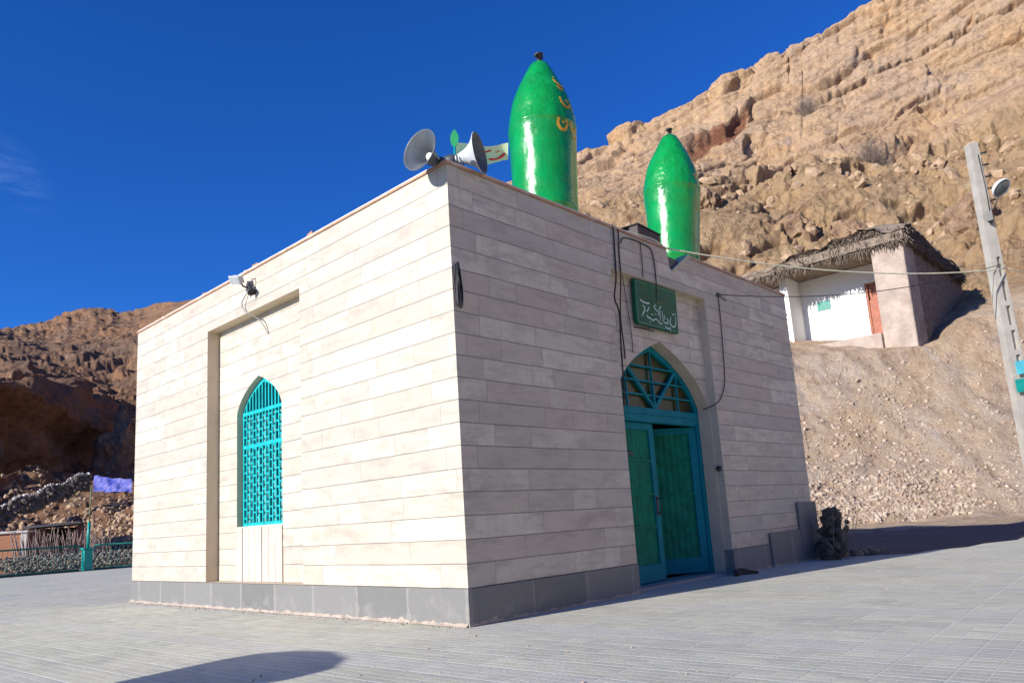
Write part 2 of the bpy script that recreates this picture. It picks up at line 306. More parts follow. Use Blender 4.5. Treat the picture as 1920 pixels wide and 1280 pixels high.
def paving_mat():
    m, t, b = newmat('ribbed paving tiles')
    g = N(t, 'ShaderNodeNewGeometry'); P = g.outputs['Position']
    mp = N(t, 'ShaderNodeMapping'); mp.inputs['Rotation'].default_value = (0, 0, R(-3.0)); t.links.new(P, mp.inputs[0])
    sp = N(t, 'ShaderNodeSeparateXYZ'); t.links.new(mp.outputs[0], sp.inputs[0]); X, Y, Z = sp.outputs
    def line(v, period, w, off=0.0):
        f = M_(t, 'FRACT', M_(t, 'ADD', M_(t, 'DIVIDE', v, period), off))
        d = M_(t, 'MULTIPLY', M_(t, 'MINIMUM', f, M_(t, 'SUBTRACT', 1.0, f)), period)
        return mrange(t, d, w * 0.5, w, 1.0, 0.0)
    T = 0.33
    tile = N(t, 'ShaderNodeTexWhiteNoise', noise_dimensions='2D')
    t.links.new(vec(t, M_(t, 'FLOOR', M_(t, 'DIVIDE', X, T)), M_(t, 'FLOOR', M_(t, 'DIVIDE', Y, T))), tile.inputs['Vector'])
    brick = N(t, 'ShaderNodeTexWhiteNoise', noise_dimensions='2D')
    t.links.new(vec(t, M_(t, 'FLOOR', M_(t, 'DIVIDE', X, T / 4)), M_(t, 'FLOOR', M_(t, 'DIVIDE', Y, T / 2))), brick.inputs['Vector'])
    base = mixcol(t, tile.outputs['Value'], (0.485, 0.475, 0.355), (0.625, 0.615, 0.455))
    base = mixcol(t, M_(t, 'MULTIPLY', brick.outputs['Value'], 0.8), base, (0.42, 0.41, 0.34))
    base = mixcol(t, mrange(t, noise1(t, P, 0.6, 6.0, 0.6), 0.4, 0.65, 0, 0.5), base, (0.70, 0.65, 0.49))
    base = mixcol(t, mrange(t, noise1(t, P, 2.5, 8.0, 0.7), 0.5, 0.75, 0, 0.5), base, (0.38, 0.375, 0.33))
    big = M_(t, 'MAXIMUM', line(X, T, 0.012), line(Y, T, 0.012))
    fine = M_(t, 'MAXIMUM', line(X, T / 4, 0.007), M_(t, 'MULTIPLY', line(Y, T / 2, 0.006), 0.6))
    patch = mrange(t, noise1(t, P, 1.4, 4.0), 0.35, 0.6, 0.35, 1.0)
    base = mixcol(t, M_(t, 'MULTIPLY', M_(t, 'MULTIPLY', fine, 0.7), patch), base, (0.74, 0.72, 0.60))
    streak = noise1(t, vec(t, M_(t, 'MULTIPLY', X, 12.0), M_(t, 'MULTIPLY', Y, 2.4)), 1.0, 5.0, 0.7)
    base = mixcol(t, mrange(t, streak, 0.52, 0.68, 0, 0.4), base, (0.70, 0.68, 0.58))
    base = mixcol(t, mrange(t, streak, 0.46, 0.32, 0, 0.45), base, (0.32, 0.315, 0.28))
    p2 = mrange(t, noise1(t, P, 0.35, 4.0), 0.42, 0.6, 0.1, 0.8)
    base = mixcol(t, M_(t, 'MULTIPLY', M_(t, 'MAXIMUM', line(X, T, 0.016), M_(t, 'MULTIPLY', line(Y, T, 0.014), p2)), 0.6), base, (0.70, 0.69, 0.62))
    # every fifth row of tiles is a lighter band
    band = M_(t, 'LESS_THAN', M_(t, 'FRACT', M_(t, 'DIVIDE', M_(t, 'FLOOR', M_(t, 'DIVIDE', X, T)), 5.0)), 0.15)
    base = mixcol(t, M_(t, 'MULTIPLY', band, 0.3), base, (0.55, 0.53, 0.5))
    stain = M_(t, 'MULTIPLY', mrange(t, noise1(t, P, 0.9, 10.0, 0.75), 0.55, 0.68), mrange(t, noise1(t, P, 0.25, 3.0), 0.4, 0.6))
    base = mixcol(t, M_(t, 'MULTIPLY', stain, 0.35), base, (0.27, 0.25, 0.21))
    speck = mrange(t, noise1(t, P, 60.0, 3.0), 0.4, 0.62, 0, 0.25)
    base = mixcol(t, speck, base, (0.28, 0.27, 0.26))
    t.links.new(base, b.inputs['Base Color']); b.inputs['Roughness'].default_value = 0.85; b.inputs['Specular IOR Level'].default_value = 0.25
    h = M_(t, 'SUBTRACT', M_(t, 'ADD', M_(t, 'MULTIPLY', noise1(t, P, 40.0, 4.0), 0.6), M_(t, 'MULTIPLY', tile.outputs['Value'], 0.4)), M_(t, 'MULTIPLY', M_(t, 'MAXIMUM', big, fine), 0.6))
    bp = N(t, 'ShaderNodeBump', i_Strength=0.8, i_Distance=0.006); t.links.new(h, bp.inputs['Height']); t.links.new(bp.outputs[0], b.inputs['Normal'])
    return m
MT['paving'] = paving_mat()

def terrain_mat():
    m, t, b = newmat('rock and scree')
    g = N(t, 'ShaderNodeNewGeometry'); P = g.outputs['Position']
    at_ = N(t, 'ShaderNodeAttribute', attribute_name='zone'); z = at_.outputs['Fac']          # 0 scree .. 1 rubble slope .. 2 cliff
    al = N(t, 'ShaderNodeAttribute', attribute_name='left'); lf = al.outputs['Fac']
    ar = N(t, 'ShaderNodeAttribute', attribute_name='crag'); cr = ar.outputs['Fac']
    st = N(t, 'ShaderNodeAttribute', attribute_name='strata'); s = st.outputs['Fac']
    sepP = N(t, 'ShaderNodeSeparateXYZ'); t.links.new(P, sepP.inputs[0])
    scree = mixcol(t, mrange(t, noise1(t, P, 0.35, 8.0, 0.65), 0.4, 0.62), (0.66, 0.48, 0.31), (0.63, 0.50, 0.38))
    scree = mixcol(t, mrange(t, noise1(t, P, 2.2, 8.0, 0.75), 0.52, 0.68, 0, 0.5), scree, (0.47, 0.28, 0.15))
    scree = mixcol(t, mrange(t, noise1(t, P, 7.0, 6.0, 0.7), 0.55, 0.7, 0, 0.45), scree, (0.36, 0.27, 0.2))
    gul_ = noise1(t, vec(t, M_(t, 'MULTIPLY', M_(t, 'SUBTRACT', M_(t, 'MULTIPLY', sepP.outputs[0], .7), M_(t, 'MULTIPLY', sepP.outputs[1], .7)), 0.55), M_(t, 'MULTIPLY', sepP.outputs[2], 0.16)), 1.0, 7.0, 0.7)
    scree = mixcol(t, mrange(t, gul_, 0.50, 0.64, 0, 0.6), scree, (0.50, 0.33, 0.2)); scree = mixcol(t, mrange(t, gul_, 0.46, 0.34, 0, 0.6), scree, (0.60, 0.53, 0.46))
    rub = mixcol(t, mrange(t, noise1(t, P, 0.22, 8.0, 0.7), 0.4, 0.62), (0.45, 0.295, 0.155), (0.39, 0.265, 0.15))
    rub = mixcol(t, mrange(t, noise1(t, P, 0.9, 9.0, 0.75), 0.50, 0.68, 0, 0.75), rub, (0.27, 0.15, 0.085))
    rub = mixcol(t, mrange(t, noise1(t, P, 0.5, 6.0, 0.6), 0.56, 0.7, 0, 0.5), rub, (0.44, 0.36, 0.22))
    cl = mixcol(t, mrange(t, noise1(t, P, 0.09, 8.0, 0.68), 0.38, 0.62), (0.57, 0.365, 0.195), (0.51, 0.355, 0.23))
    cl = mixcol(t, mrange(t, noise1(t, P, 0.5, 10.0, 0.75), 0.5, 0.7, 0, 0.6), cl, (0.35, 0.19, 0.09))
    cl = mixcol(t, mrange(t, noise1(t, P, 0.25, 8.0, 0.7), 0.56, 0.72, 0, 0.55), cl, (0.42, 0.38, 0.34))
    # bedding: fine colour change following the dip of the beds
    bed = noise1(t, vec(t, M_(t, 'MULTIPLY', s, 1.3), M_(t, 'MULTIPLY', noise1(t, P, 0.1, 3.0), 2.0)), 1.0, 8.0, 0.75)
    cl = mixcol(t, mrange(t, bed, 0.5, 0.62, 0, 0.7), cl, (0.31, 0.185, 0.10))
    c = mixcol(t, mrange(t, z, 0.2, 0.8), scree, rub); c = mixcol(t, mrange(t, z, 1.2, 1.8), c, cl)
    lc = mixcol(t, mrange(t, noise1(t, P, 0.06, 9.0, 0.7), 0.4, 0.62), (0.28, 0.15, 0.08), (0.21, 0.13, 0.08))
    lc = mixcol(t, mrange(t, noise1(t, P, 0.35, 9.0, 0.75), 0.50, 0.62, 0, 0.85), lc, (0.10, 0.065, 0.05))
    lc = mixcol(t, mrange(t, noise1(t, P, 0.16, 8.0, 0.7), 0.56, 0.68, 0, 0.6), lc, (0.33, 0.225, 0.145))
    c = mixcol(t, mrange(t, noise1(t, P, 3.4, 6.0, 0.8), 0.55, 0.66, 0, 0.5), c, mixcol(t, 0.35, c, (0.58, 0.50, 0.42)))
    c = mixcol(t, mrange(t, noise1(t, P, 1.1, 10.0, 0.85), 0.50, 0.60, 0, 0.7), c, mixcol(t, 0.45, c, (0.18, 0.09, 0.045)))
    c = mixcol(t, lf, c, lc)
    # iron red band of weak rock in the cliff
    c = mixcol(t, mrange(t, M_(t, 'ADD', cr, M_(t, 'MULTIPLY', M_(t, 'SUBTRACT', noise1(t, P, 0.9, 6.0, 0.8), 0.5), 0.9)), 0.12, 0.4, 0, 0.85), c, (0.20, 0.075, 0.04))
    t.links.new(c, b.inputs['Base Color']); b.inputs['Roughness'].default_value = 0.95; b.inputs['Specular IOR Level'].default_value = 0.15
    vc = N(t, 'ShaderNodeTexVoronoi', feature='DISTANCE_TO_EDGE', i_Scale=0.75, i_Randomness=1.0)
    wv = N(t, 'ShaderNodeVectorMath', operation='ADD'); wn_ = N(t, 'ShaderNodeTexNoise', i_Scale=0.8, i_Detail=5.0); t.links.new(P, wn_.inputs['Vector'])
    t.links.new(P, wv.inputs[0]); t.links.new(wn_.outputs['Color'], wv.inputs[1]); t.links.new(wv.outputs[0], vc.inputs['Vector'])
    crk = mrange(t, vc.outputs['Distance'], 0.0, 0.03, -0.35, 0.0)
    vc2 = N(t, 'ShaderNodeTexVoronoi', feature='F1', i_Scale=1.7, i_Randomness=1.0); t.links.new(wv.outputs[0], vc2.inputs['Vector'])
    h = M_(t, 'ADD', M_(t, 'ADD', M_(t, 'MULTIPLY', crk, M_(t, 'MULTIPLY', mrange(t, noise1(t, P, 0.3, 3.0), 0.48, 0.6), mrange(t, z, 0.5, 1.0))), M_(t, 'MULTIPLY', vc2.outputs['Distance'], M_(t, 'MULTIPLY', mrange(t, z, 0.3, 1.0), 0.45))), noise1(t, P, 2.6, 12.0, 0.78), M_(t, 'MULTIPLY', bed, 0.4))
    bp = N(t, 'ShaderNodeBump', i_Strength=1.0, i_Distance=0.36); t.links.new(h, bp.inputs['Height']); t.links.new(bp.outputs[0], b.inputs['Normal'])
    return m
MT['terrain'] = terrain_mat()
MT['earth'] = mat('earth darkened for shade', (0.095, 0.085, 0.075), 0.95, var=0.2, scale=0.5, bump=0.03, bscale=6, dirt=(0.1, 0.09, 0.08))  # earth toned down to deepen the shadow zone beyond the paving

def brick_mat():
    m, t, b = newmat('ochre brickwork')
    tc = N(t, 'ShaderNodeTexCoord')
    br = N(t, 'ShaderNodeTexBrick', i_Scale=4.0); br.inputs['Color1'].default_value = (0.50, 0.21, 0.10, 1); br.inputs['Color2'].default_value = (0.42, 0.165, 0.08, 1); br.inputs['Mortar'].default_value = (0.36, 0.22, 0.14, 1)
    sp = N(t, 'ShaderNodeSeparateXYZ'); t.links.new(tc.outputs['Object'], sp.inputs[0])
    t.links.new(vec(t, M_(t, 'ADD', sp.outputs[0], sp.outputs[1]), sp.outputs[2]), br.inputs['Vector'])
    t.links.new(br.outputs[0], b.inputs['Base Color']); b.inputs['Roughness'].default_value = 0.9
    return m
MT['brickwork'] = brick_mat()

# ---------------------------------------------------------------- mesh helpers
class MB:
    def __init__(s): s.v = []; s.f = []; s.m = []; s.sm = []
    def add(s, vs, fs, mi=0, smooth=False):
        n = len(s.v); s.v += [tuple(map(float, p)) for p in vs]
        for f in fs: s.f.append([i + n for i in f]); s.m.append(mi); s.sm.append(smooth)
    def box(s, lo, hi, mi=0, M=None, bev=0.0):
        x0, y0, z0 = lo; x1, y1, z1 = hi
        vs = [(x0, y0, z0), (x1, y0, z0), (x1, y1, z0), (x0, y1, z0), (x0, y0, z1), (x1, y0, z1), (x1, y1, z1), (x0, y1, z1)]
        if M is not None: vs = [tuple(M @ Vector(p)) for p in vs]
        s.add(vs, [(0, 3, 2, 1), (4, 5, 6, 7), (0, 1, 5, 4), (1, 2, 6, 5), (2, 3, 7, 6), (3, 0, 4, 7)], mi)
    def prism(s, outer, holes, f, d, mi=0, side_mi=None, smooth_hole=False):
        """polygon with holes in 2D; f(u,v,w) -> 3D, extruded w from 0 to d"""
        side_mi = mi if side_mi is None else side_mi
        loops = [outer] + list(holes); flat = [p for l in loops for p in l]
        tris = tessellate_polygon([[Vector((p[0], p[1], 0)) for p in l] for l in loops])
        n = len(flat)
        vs = [f(p[0], p[1], 0) for p in flat] + [f(p[0], p[1], d) for p in flat]
        s.add(vs, [tuple(t) for t in tris] + [tuple(i + n for i in reversed(t)) for t in tris], mi)
        o = 0
        for l in loops:
            k = len(l)
            v2 = [f(p[0], p[1], 0) for p in l] + [f(p[0], p[1], d) for p in l]
            s.add(v2, [(i, (i + 1) % k, (i + 1) % k + k, i + k) for i in range(k)], side_mi)
            o += k
    def tube(s, pts, r, n=8, mi=0, cap=True, smooth=True):
        pts = [Vector(p) for p in pts]; rs = r if isinstance(r, (list, tuple)) else [r] * len(pts)
        vs = []; prev = None
        for i, p in enumerate(pts):
            d = (pts[min(i + 1, len(pts) - 1)] - pts[max(i - 1, 0)]).normalized()
            if prev is None: a = d.orthogonal().normalized()
            else:
                a = prev - d * prev.dot(d)
                a = a.normalized() if a.length > 1e-6 else d.orthogonal().normalized()
            prev = a; b_ = d.cross(a)
            for k in range(n):
                w = 2 * math.pi * k / n; vs.append(p + (a * math.cos(w) + b_ * math.sin(w)) * rs[i])
        fs = [(i * n + k, i * n + (k + 1) % n, (i + 1) * n + (k + 1) % n, (i + 1) * n + k) for i in range(len(pts) - 1) for k in range(n)]
        s.add(vs, fs, mi, smooth)
        if cap: s.add(vs[:n], [tuple(reversed(range(n)))], mi); s.add(vs[-n:], [tuple(range(n))], mi)
    def lathe(s, prof, M=Matrix.Identity(4), n=48, mi=0, smooth=True, jit=None):
        vs = []
        for r, z in prof:
            for k in range(n):
                w = 2 * math.pi * k / n; rr = r * (1 + (jit(w, z) if jit else 0))
                vs.append(M @ Vector((rr * math.cos(w), rr * math.sin(w), z)))
        fs = [(i * n + k, i * n + (k + 1) % n, (i + 1) * n + (k + 1) % n, (i + 1) * n + k) for i in range(len(prof) - 1) for k in range(n)]
        s.add(vs, fs, mi, smooth)
    def stroke(s, pts, w, f, mi=0, th=0.004, sub=8):
        """brush stroke: 2D points (u,v[,width factor]) splined, mapped by f(u,v,w) to 3D with a little thickness"""
        P = [Vector((p[0], p[1])) for p in pts]; WF = [p[2] if len(p) > 2 else 1 for p in pts]
        c = []; ww = []
        for i in range(len(P) - 1):
            p0 = P[max(i - 1, 0)]; p1 = P[i]; p2 = P[i + 1]; p3 = P[min(i + 2, len(P) - 1)]
            for k in range(sub):
                t = k / sub
                c.append(0.5 * ((2 * p1) + (p2 - p0) * t + (2 * p0 - 5 * p1 + 4 * p2 - p3) * t * t + (3 * p1 - p0 - 3 * p2 + p3) * t ** 3)); ww.append(WF[i] * (1 - t) + WF[i + 1] * t)
        c.append(P[-1]); ww.append(WF[-1])
        vs = []
        for i, p in enumerate(c):
            d = (c[min(i + 1, len(c) - 1)] - c[max(i - 1, 0)]); d = d.normalized() if d.length > 1e-9 else Vector((1, 0))
            nn = Vector((-d.y, d.x)) * w * 0.5 * ww[i]
            for q, h in ((p + nn, th), (p - nn, th), (p - nn, 0), (p + nn, 0)): vs.append(f(q.x, q.y, h))
        fs = []
        for i in range(len(c) - 1):
            for k in range(4): fs.append((i * 4 + k, (i + 1) * 4 + k, (i + 1) * 4 + (k + 1) % 4, i * 4 + (k + 1) % 4))
        fs += [(0, 1, 2, 3), tuple(len(vs) - 4 + k for k in (3, 2, 1, 0))]
        s.add(vs, fs, mi)
    def build(s, name, mats, parent=None, bevel=0, loc=None):
        me = bpy.data.meshes.new(name)
        if loc is not None: s.v = [(x - loc[0], y - loc[1], z - loc[2]) for x, y, z in s.v]
        me.from_pydata(s.v, [], s.f)
        for m in (mats if isinstance(mats, (list, tuple)) else [mats]): me.materials.append(m)
        me.polygons.foreach_set('material_index', s.m); me.polygons.foreach_set('use_smooth', s.sm)
        me.update()
        import bmesh
        bm = bmesh.new(); bm.from_mesh(me); bmesh.ops.remove_doubles(bm, verts=bm.verts, dist=1e-5)
        bmesh.ops.recalc_face_normals(bm, faces=bm.faces); bm.to_mesh(me); bm.free()
        o = bpy.data.objects.new(name, me); COL.objects.link(o)
        if loc is not None: o.location = loc
        if parent is not None:
            o.parent = parent
            if loc is not None: o.location = Vector(loc) - parent.location
            else: o.location = -parent.location
        if bevel:
            bv = o.modifiers.new('bevel', 'BEVEL'); bv.width = bevel; bv.segments = 2; bv.limit_method = 'ANGLE'; bv.angle_limit = R(40)
        return o
def thing(name, loc, label, cat, group=None):
    o = bpy.data.objects.new(name, None); COL.objects.link(o); o.location = loc; o.empty_display_size = 0.3
    return tag(o, label, cat, group)
def tag(o, label=None, cat=None, group=None, kind=None):
    if label: o['label'] = label
    if cat: o['category'] = cat
    if group: o['group'] = group
    if kind: o['kind'] = kind
    return o
def smooth_pts(pts, sub=8):
    P = [Vector(p) for p in pts]; c = []
    for i in range(len(P) - 1):
        p0 = P[max(i - 1, 0)]; p1 = P[i]; p2 = P[i + 1]; p3 = P[min(i + 2, len(P) - 1)]
        for k in range(sub):
            t = k / sub
            c.append(0.5 * ((2 * p1) + (p2 - p0) * t + (2 * p0 - 5 * p1 + 4 * p2 - p3) * t * t + (3 * p1 - p0 - 3 * p2 + p3) * t ** 3))
    c.append(P[-1]); return c
def sag(a, b, s, n=24):
    a, b = Vector(a), Vector(b)
    return [a.lerp(b, i / n) - Vector((0, 0, s * 4 * (i / n) * (1 - i / n))) for i in range(n + 1)]
rnd = random.Random(7)

# ---------------------------------------------------------------- ground
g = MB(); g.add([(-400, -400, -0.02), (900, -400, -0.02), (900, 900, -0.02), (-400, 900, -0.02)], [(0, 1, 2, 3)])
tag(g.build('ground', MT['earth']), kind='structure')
def ground_z(x, y): return 0.0
pv = MB()
edge = [(-60, -60), (24, -60), (20.0, -30), (16.6, -12), (15.2, -3), (13.9, -2.35), (12.6, -2.05), (11.9, -2.1), (11.0, -1.75), (10.1, -1.7), (9.4, -1.3), (8.7, -1.25), (8.3, -.7), (8.0, .2), (8.2, 9), (9.6, 16), (13.2, 27.6), (-60, 28.6)]  # right border traces the shrine's shadow, so dark earth paints the shade there
pv.prism(edge, [], lambda u, v, w: (u, v, w), -0.3)
tag(pv.build('paving', MT['paving']), kind='structure')

# ---------------------------------------------------------------- hills
def lerp_rows(xs_tab, x):
    xs = [r[0] for r in xs_tab]; out = []
    for k in range(len(xs_tab[0][1])):
        out.append((np.interp(x, xs, [r[1][k][0] for r in xs_tab]), np.interp(x, xs, [r[1][k][1] for r in xs_tab])))
    return out
def gy(x, t, z):                       # pixel row of a point of height z at column x and depth t
    a = at(x, 900, t)[2]; b_ = at(x, 1000, t)[2]
    return 900 + (z - a) / (b_ - a) * 100
# each column: (row in the photo, depth) from the foot of the slope up to and over the skyline
TAB = []
def Lc(x, b1, c1, d1, e1, f1, g1, sk, ts, tc=58):
    TAB.append((x, [(gy(x, 31, -0.3), 31), (gy(x, 36, 0.1), 36), (b1, 45), (c1, tc), (d1, tc + 3), (e1, tc + 7), (f1, 110), (g1, 155), (sk, ts), (sk + 60, ts + 90)]))
Lc(-900, 1010, 900, 880, 700, 640, 600, 560, 230, 50)
Lc(-300, 1000, 905, 885, 700, 660, 630, 600, 230, 50)
Lc(-20, 985, 905, 878, 722, 680, 650, 622, 230, 51)
Lc(20, 985, 905, 878, 722, 680, 650, 622, 230, 56)
Lc(60, 982, 885, 872, 726, 690, 650, 619, 230, 60)
Lc(120, 968, 880, 868, 755, 705, 655, 606, 225, 68)
Lc(165, 950, 886, 874, 788, 712, 655, 588, 220, 74)
Lc(215, 940, 878, 858, 808, 715, 650, 584, 215, 80)
Lc(255, 935, 865, 838, 818, 710, 640, 578, 210, 84)
Lc(335, 930, 860, 830, 812, 690, 625, 567, 200, 86)
Lc(600, 930, 830, 790, 770, 640, 570, 520, 190, 70)
def Rc(x, foot, b1, tb, c1, tc_, d1, d2, sk, ts=112):
    TAB.append((x, [(gy(x, 17.0, -0.30), 17.0), (gy(x, 19.0, -0.05), 19.0), (foot, 25.0), (b1, tb), (c1, tc_), ((c1 + d1) / 2, (tc_ + 76) / 2 - 1), (d1, 76), (d2, 86), (sk, ts), (sk + 120, ts + 50)]))
Rc(900, 1010, 760, 35, 700, 50, 450, 420, 372)
Rc(1000, 1010, 740, 35, 680, 49, 425, 395, 332)
Rc(1080, 1006, 720, 35, 650, 48, 400, 368, 297, 115)
Rc(1165, 1002, 700, 35, 640, 48, 372, 350, 256, 115)
Rc(1290, 998, 680, 35, 625, 48, 345, 322, 203, 114)
Rc(1345, 996, 672, 35, 620, 48, 345, 325, 155, 114)
Rc(1440, 991, 662, 35.2, 615, 48, 350, 330, 110, 113)
Rc(1490, 989, 666, 35.4, 612, 48, 340, 318, 98, 112)
Rc(1500, 988, 666, 35.4, 612, 48, 332, 312, 90, 112)
Rc(1545, 987, 662, 35.4, 608, 48, 312, 292, 66, 111)
Rc(1640, 984, 656, 35.4, 600, 47, 300, 280, 8, 110)
Rc(1740, 980, 648, 35.4, 592, 46, 285, 268, -30, 109)
Rc(1810, 975, 606, 36.5, 560, 46, 262, 245, -75, 108)
Rc(1920, 966, 575, 37, 520, 46, 212, 190, -135, 107)
Rc(2100, 955, 540, 37, 470, 46, 130, 100, -240, 107)
Rc(2600, 930, 480, 37, 400, 46, 30, -20, -430, 107)
def cols(a, b_, st): return list(np.arange(a, b_, st))
XS = np.array(cols(-900, -30, 18) + cols(-30, 262, 1.8) + cols(262, 1060, 14) + cols(1060, 1945, 1.9) + cols(1945, 2600, 16))
NR = [8, 40, 120, 100, 90, 100, 120, 60, 190, 10]
NR = [6, 44, 130, 60, 90, 90, 50, 190, 8]
SKL = [(-20, 622), (40, 622), (70, 616), (98, 611), (112, 597), (128, 589), (150, 584), (180, 577), (213, 579), (224, 586), (260, 582), (300, 572), (345, 565),
       (1080, 297), (1120, 287), (1148, 276), (1165, 256), (1200, 243), (1240, 228), (1290, 205), (1335, 178), (1350, 156), (1358, 143), (1385, 140), (1415, 126), (1442, 108), (1470, 110), (1487, 108), (1491, 89), (1501, 88), (1507, 97), (1514, 78), (1545, 66), (1575, 48), (1600, 32), (1640, 8), (1700, -18)]
SKX, SKYY = zip(*SKL)
PXY = []; PT = []; ZN = []
for x in XS:
    rows = lerp_rows(TAB, x); ys = []; ts = []; zs = []
    if -20 <= x <= 345 or 1080 <= x <= 1700: rows[8] = (np.interp(x, SKX, SKYY) + 1.5 * math.sin(x * .31) * math.sin(x * .083), rows[8][1])
    for k in range(len(rows) - 1):
        n = NR[k]; s = np.arange(n) / n
        ys.append(rows[k][0] + (rows[k + 1][0] - rows[k][0]) * s); ts.append(rows[k][1] + (rows[k + 1][1] - rows[k][1]) * s); zs.append(k + s)
    ys.append([rows[-1][0]]); ts.append([rows[-1][1]]); zs.append([len(rows) - 1])
    PXY.append(np.concatenate(ys)); PT.append(np.concatenate(ts)); ZN.append(np.concatenate(zs))
PXY = np.array(PXY); PT = np.array(PT); ZN = np.array(ZN); nc, nr = PXY.shape
XX = np.repeat(XS[:, None], nr, 1)
D_ = FW + RT * ((XX - PX) / FPX)[..., None] - UP * ((PXY - PY) / FPX)[..., None]
B = CP + D_ * PT[..., None]
# soften creases along the slope
for it in range(3):
    B[:, 1:-1] = B[:, 1:-1] * 0.5 + (B[:, :-2] + B[:, 2:]) * 0.25
du = np.gradient(B, axis=0); dv = np.gradient(B, axis=1); NRM = np.cross(du, dv); NRM /= np.linalg.norm(NRM, axis=-1, keepdims=True) + 1e-9
tocam = CP - B; NRM *= np.sign((NRM * tocam).sum(-1, keepdims=True) + 1e-9)
for it in range(10):
    NRM[:, 1:-1] = (NRM[:, :-2] + NRM[:, 2:] + NRM[:, 1:-1]) / 3
    NRM[1:-1] = (NRM[:-2] + NRM[2:] + NRM[1:-1]) / 3
NRM /= np.linalg.norm(NRM, axis=-1, keepdims=True)
lat = (B - CP) @ np.array([0.697, -0.717, 0.0])
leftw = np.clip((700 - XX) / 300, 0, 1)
S = B[..., 2] - 0.40 * lat + 1.6 * fbm(B * 0.045, 3, 5)
sm = lambda v, a, b_: (lambda q: q * q * (3 - 2 * q))(np.clip((v - a) / (b_ - a), 0, 1))
cliffz = sm(ZN, 5.6, 6.3) * (1 - sm(ZN, 8.0, 8.6) * 0.6)
rubz = sm(ZN, 3.2, 4.2) * (1 - sm(ZN, 5.8, 6.5))
screez = sm(ZN, 1.0, 2.2) * (1 - sm(ZN, 3.0, 4.0))
right = 1 - leftw
def strata(s, per, sharp, seed):
    v = s / per + 0.35 * vnoise(B * 0.12 + 3, seed); k = np.floor(v); f = v - k
    h = _h(k, k * 0, k * 0, seed); saw = sm(f, 0.0, sharp) * (1 - f * 0.75)
    return saw * (0.35 + 0.65 * h)
sc = np.array([1, 1, 1.0])
f1, f2, cv = cells(np.stack([lat, S * 1.25, (B @ np.array([0.7, 0.7, 0])) * 0.8], -1) / 3.4 + 0.6 * np.stack([vnoise(B * 0.5, 1), vnoise(B * 0.5, 2), vnoise(B * 0.5, 3)], -1), 20)
g1, g2, cv2 = cells(B / 1.25 + 0.5 * np.stack([vnoise(B * 0.9, 4), vnoise(B * 0.9, 5), vnoise(B * 0.9, 6)], -1), 30)
disp = np.zeros_like(PT)
# right: scree, gullied and stony
gul = fbm(np.stack([lat * 0.55, B[..., 2] * 0.10, lat * 0], -1), 5, 40, True)
disp += right * screez * (0.12 * gul + 0.30 * fbm(B * 0.16, 3, 49) + 0.26 * fbm(B * 0.8, 6, 50) + 0.10 * np.clip(0.45 - g1, 0, 1) * (cv2 > 0.55) * 4 * 0.4)
# right: rubble slope, boulders and pockets
Rs = np.stack([lat, S * 1.3, (B @ np.array([0.7, 0.7, 0])) * 0.8], -1)
rw = np.stack([vnoise(B * 0.5, 1), vnoise(B * 0.5, 2), vnoise(B * 0.5, 3)], -1)
patch = sm(fbm(B * 0.12, 4, 68), 0.02, 0.26)
disp += right * rubz * (1.6 * fbm(B * 0.09, 4, 60) + 0.7 * strata(S, 3.6, 0.15, 92) + (0.5 + 0.9 * patch) * facets(Rs / 4.6 + 0.25 * rw, 21) + (0.25 + 0.9 * patch) * (0.62 * facets(Rs / 1.9 + 0.3 * rw, 22) + 0.34 * facets(Rs / 0.85, 23))
                        + 0.7 * sm(fbm(B * 0.2, 3, 66), 0.0, 0.3) * (facets(Rs / 1.1, 24)) * .7 + 0.25 * fbm(B * 1.4, 4, 65, False, 0.7) - 1.1 * patch * sm(vnoise(B * 0.55, 67), 0.45, 0.7) - 0.9 * sm(vnoise(np.stack([lat * .22, S * .9, lat * 0], -1), 69), 0.42, 0.6))
# right: bedded cliff
warp = np.stack([vnoise(B * 0.25, 11), vnoise(B * 0.25, 12), vnoise(B * 0.25, 13)], -1)
Bs = np.stack([lat, S * 1.6, (B @ np.array([0.7, 0.7, 0])) * 0.6], -1)
h1, h2, hv = cells(Bs / 8.5 + 0.18 * warp, 70)
k1, k2, kv = cells(Bs / np.array([3.4, 2.2, 3.4]) + 0.3 * warp, 80)
crackw = np.clip((h2 - h1) / 0.06, 0, 1)
vS = S / 7.5 + 0.35 * vnoise(B * 0.12 + 3, 90); fS = vS - np.floor(vS); vS2 = S / 1.9 + 0.35 * vnoise(B * 0.12 + 3, 91); fS2 = vS2 - np.floor(vS2)
crev = np.exp(-(np.minimum(fS, 1 - fS) / 0.02) ** 2) * sm(vnoise(B * 0.07, 93), -0.2, 0.2) + 0.4 * np.exp(-(np.minimum(fS2, 1 - fS2) / 0.06) ** 2) * sm(vnoise(B * 0.11, 94), 0.0, 0.3)
cliff = -1.5 * crev + 1.6 * fbm(B * 0.04, 4, 62) + 1.5 * strata(S, 7.5, 0.07, 90) + 0.40 * strata(S, 1.9, 0.15, 91) + 1.3 * facets(Bs / 11.0 + 0.12 * warp, 71) + 0.45 * facets(Bs / 4.0 + 0.2 * warp, 72) \
    + 0.20 * facets(Bs / 1.5 + 0.2 * warp, 73) - 0.45 * (1 - crackw) * (hv > .55) + 0.16 * fbm(B * 1.1, 4, 64, False, 0.65)
disp += right * cliffz * cliff * 0.85
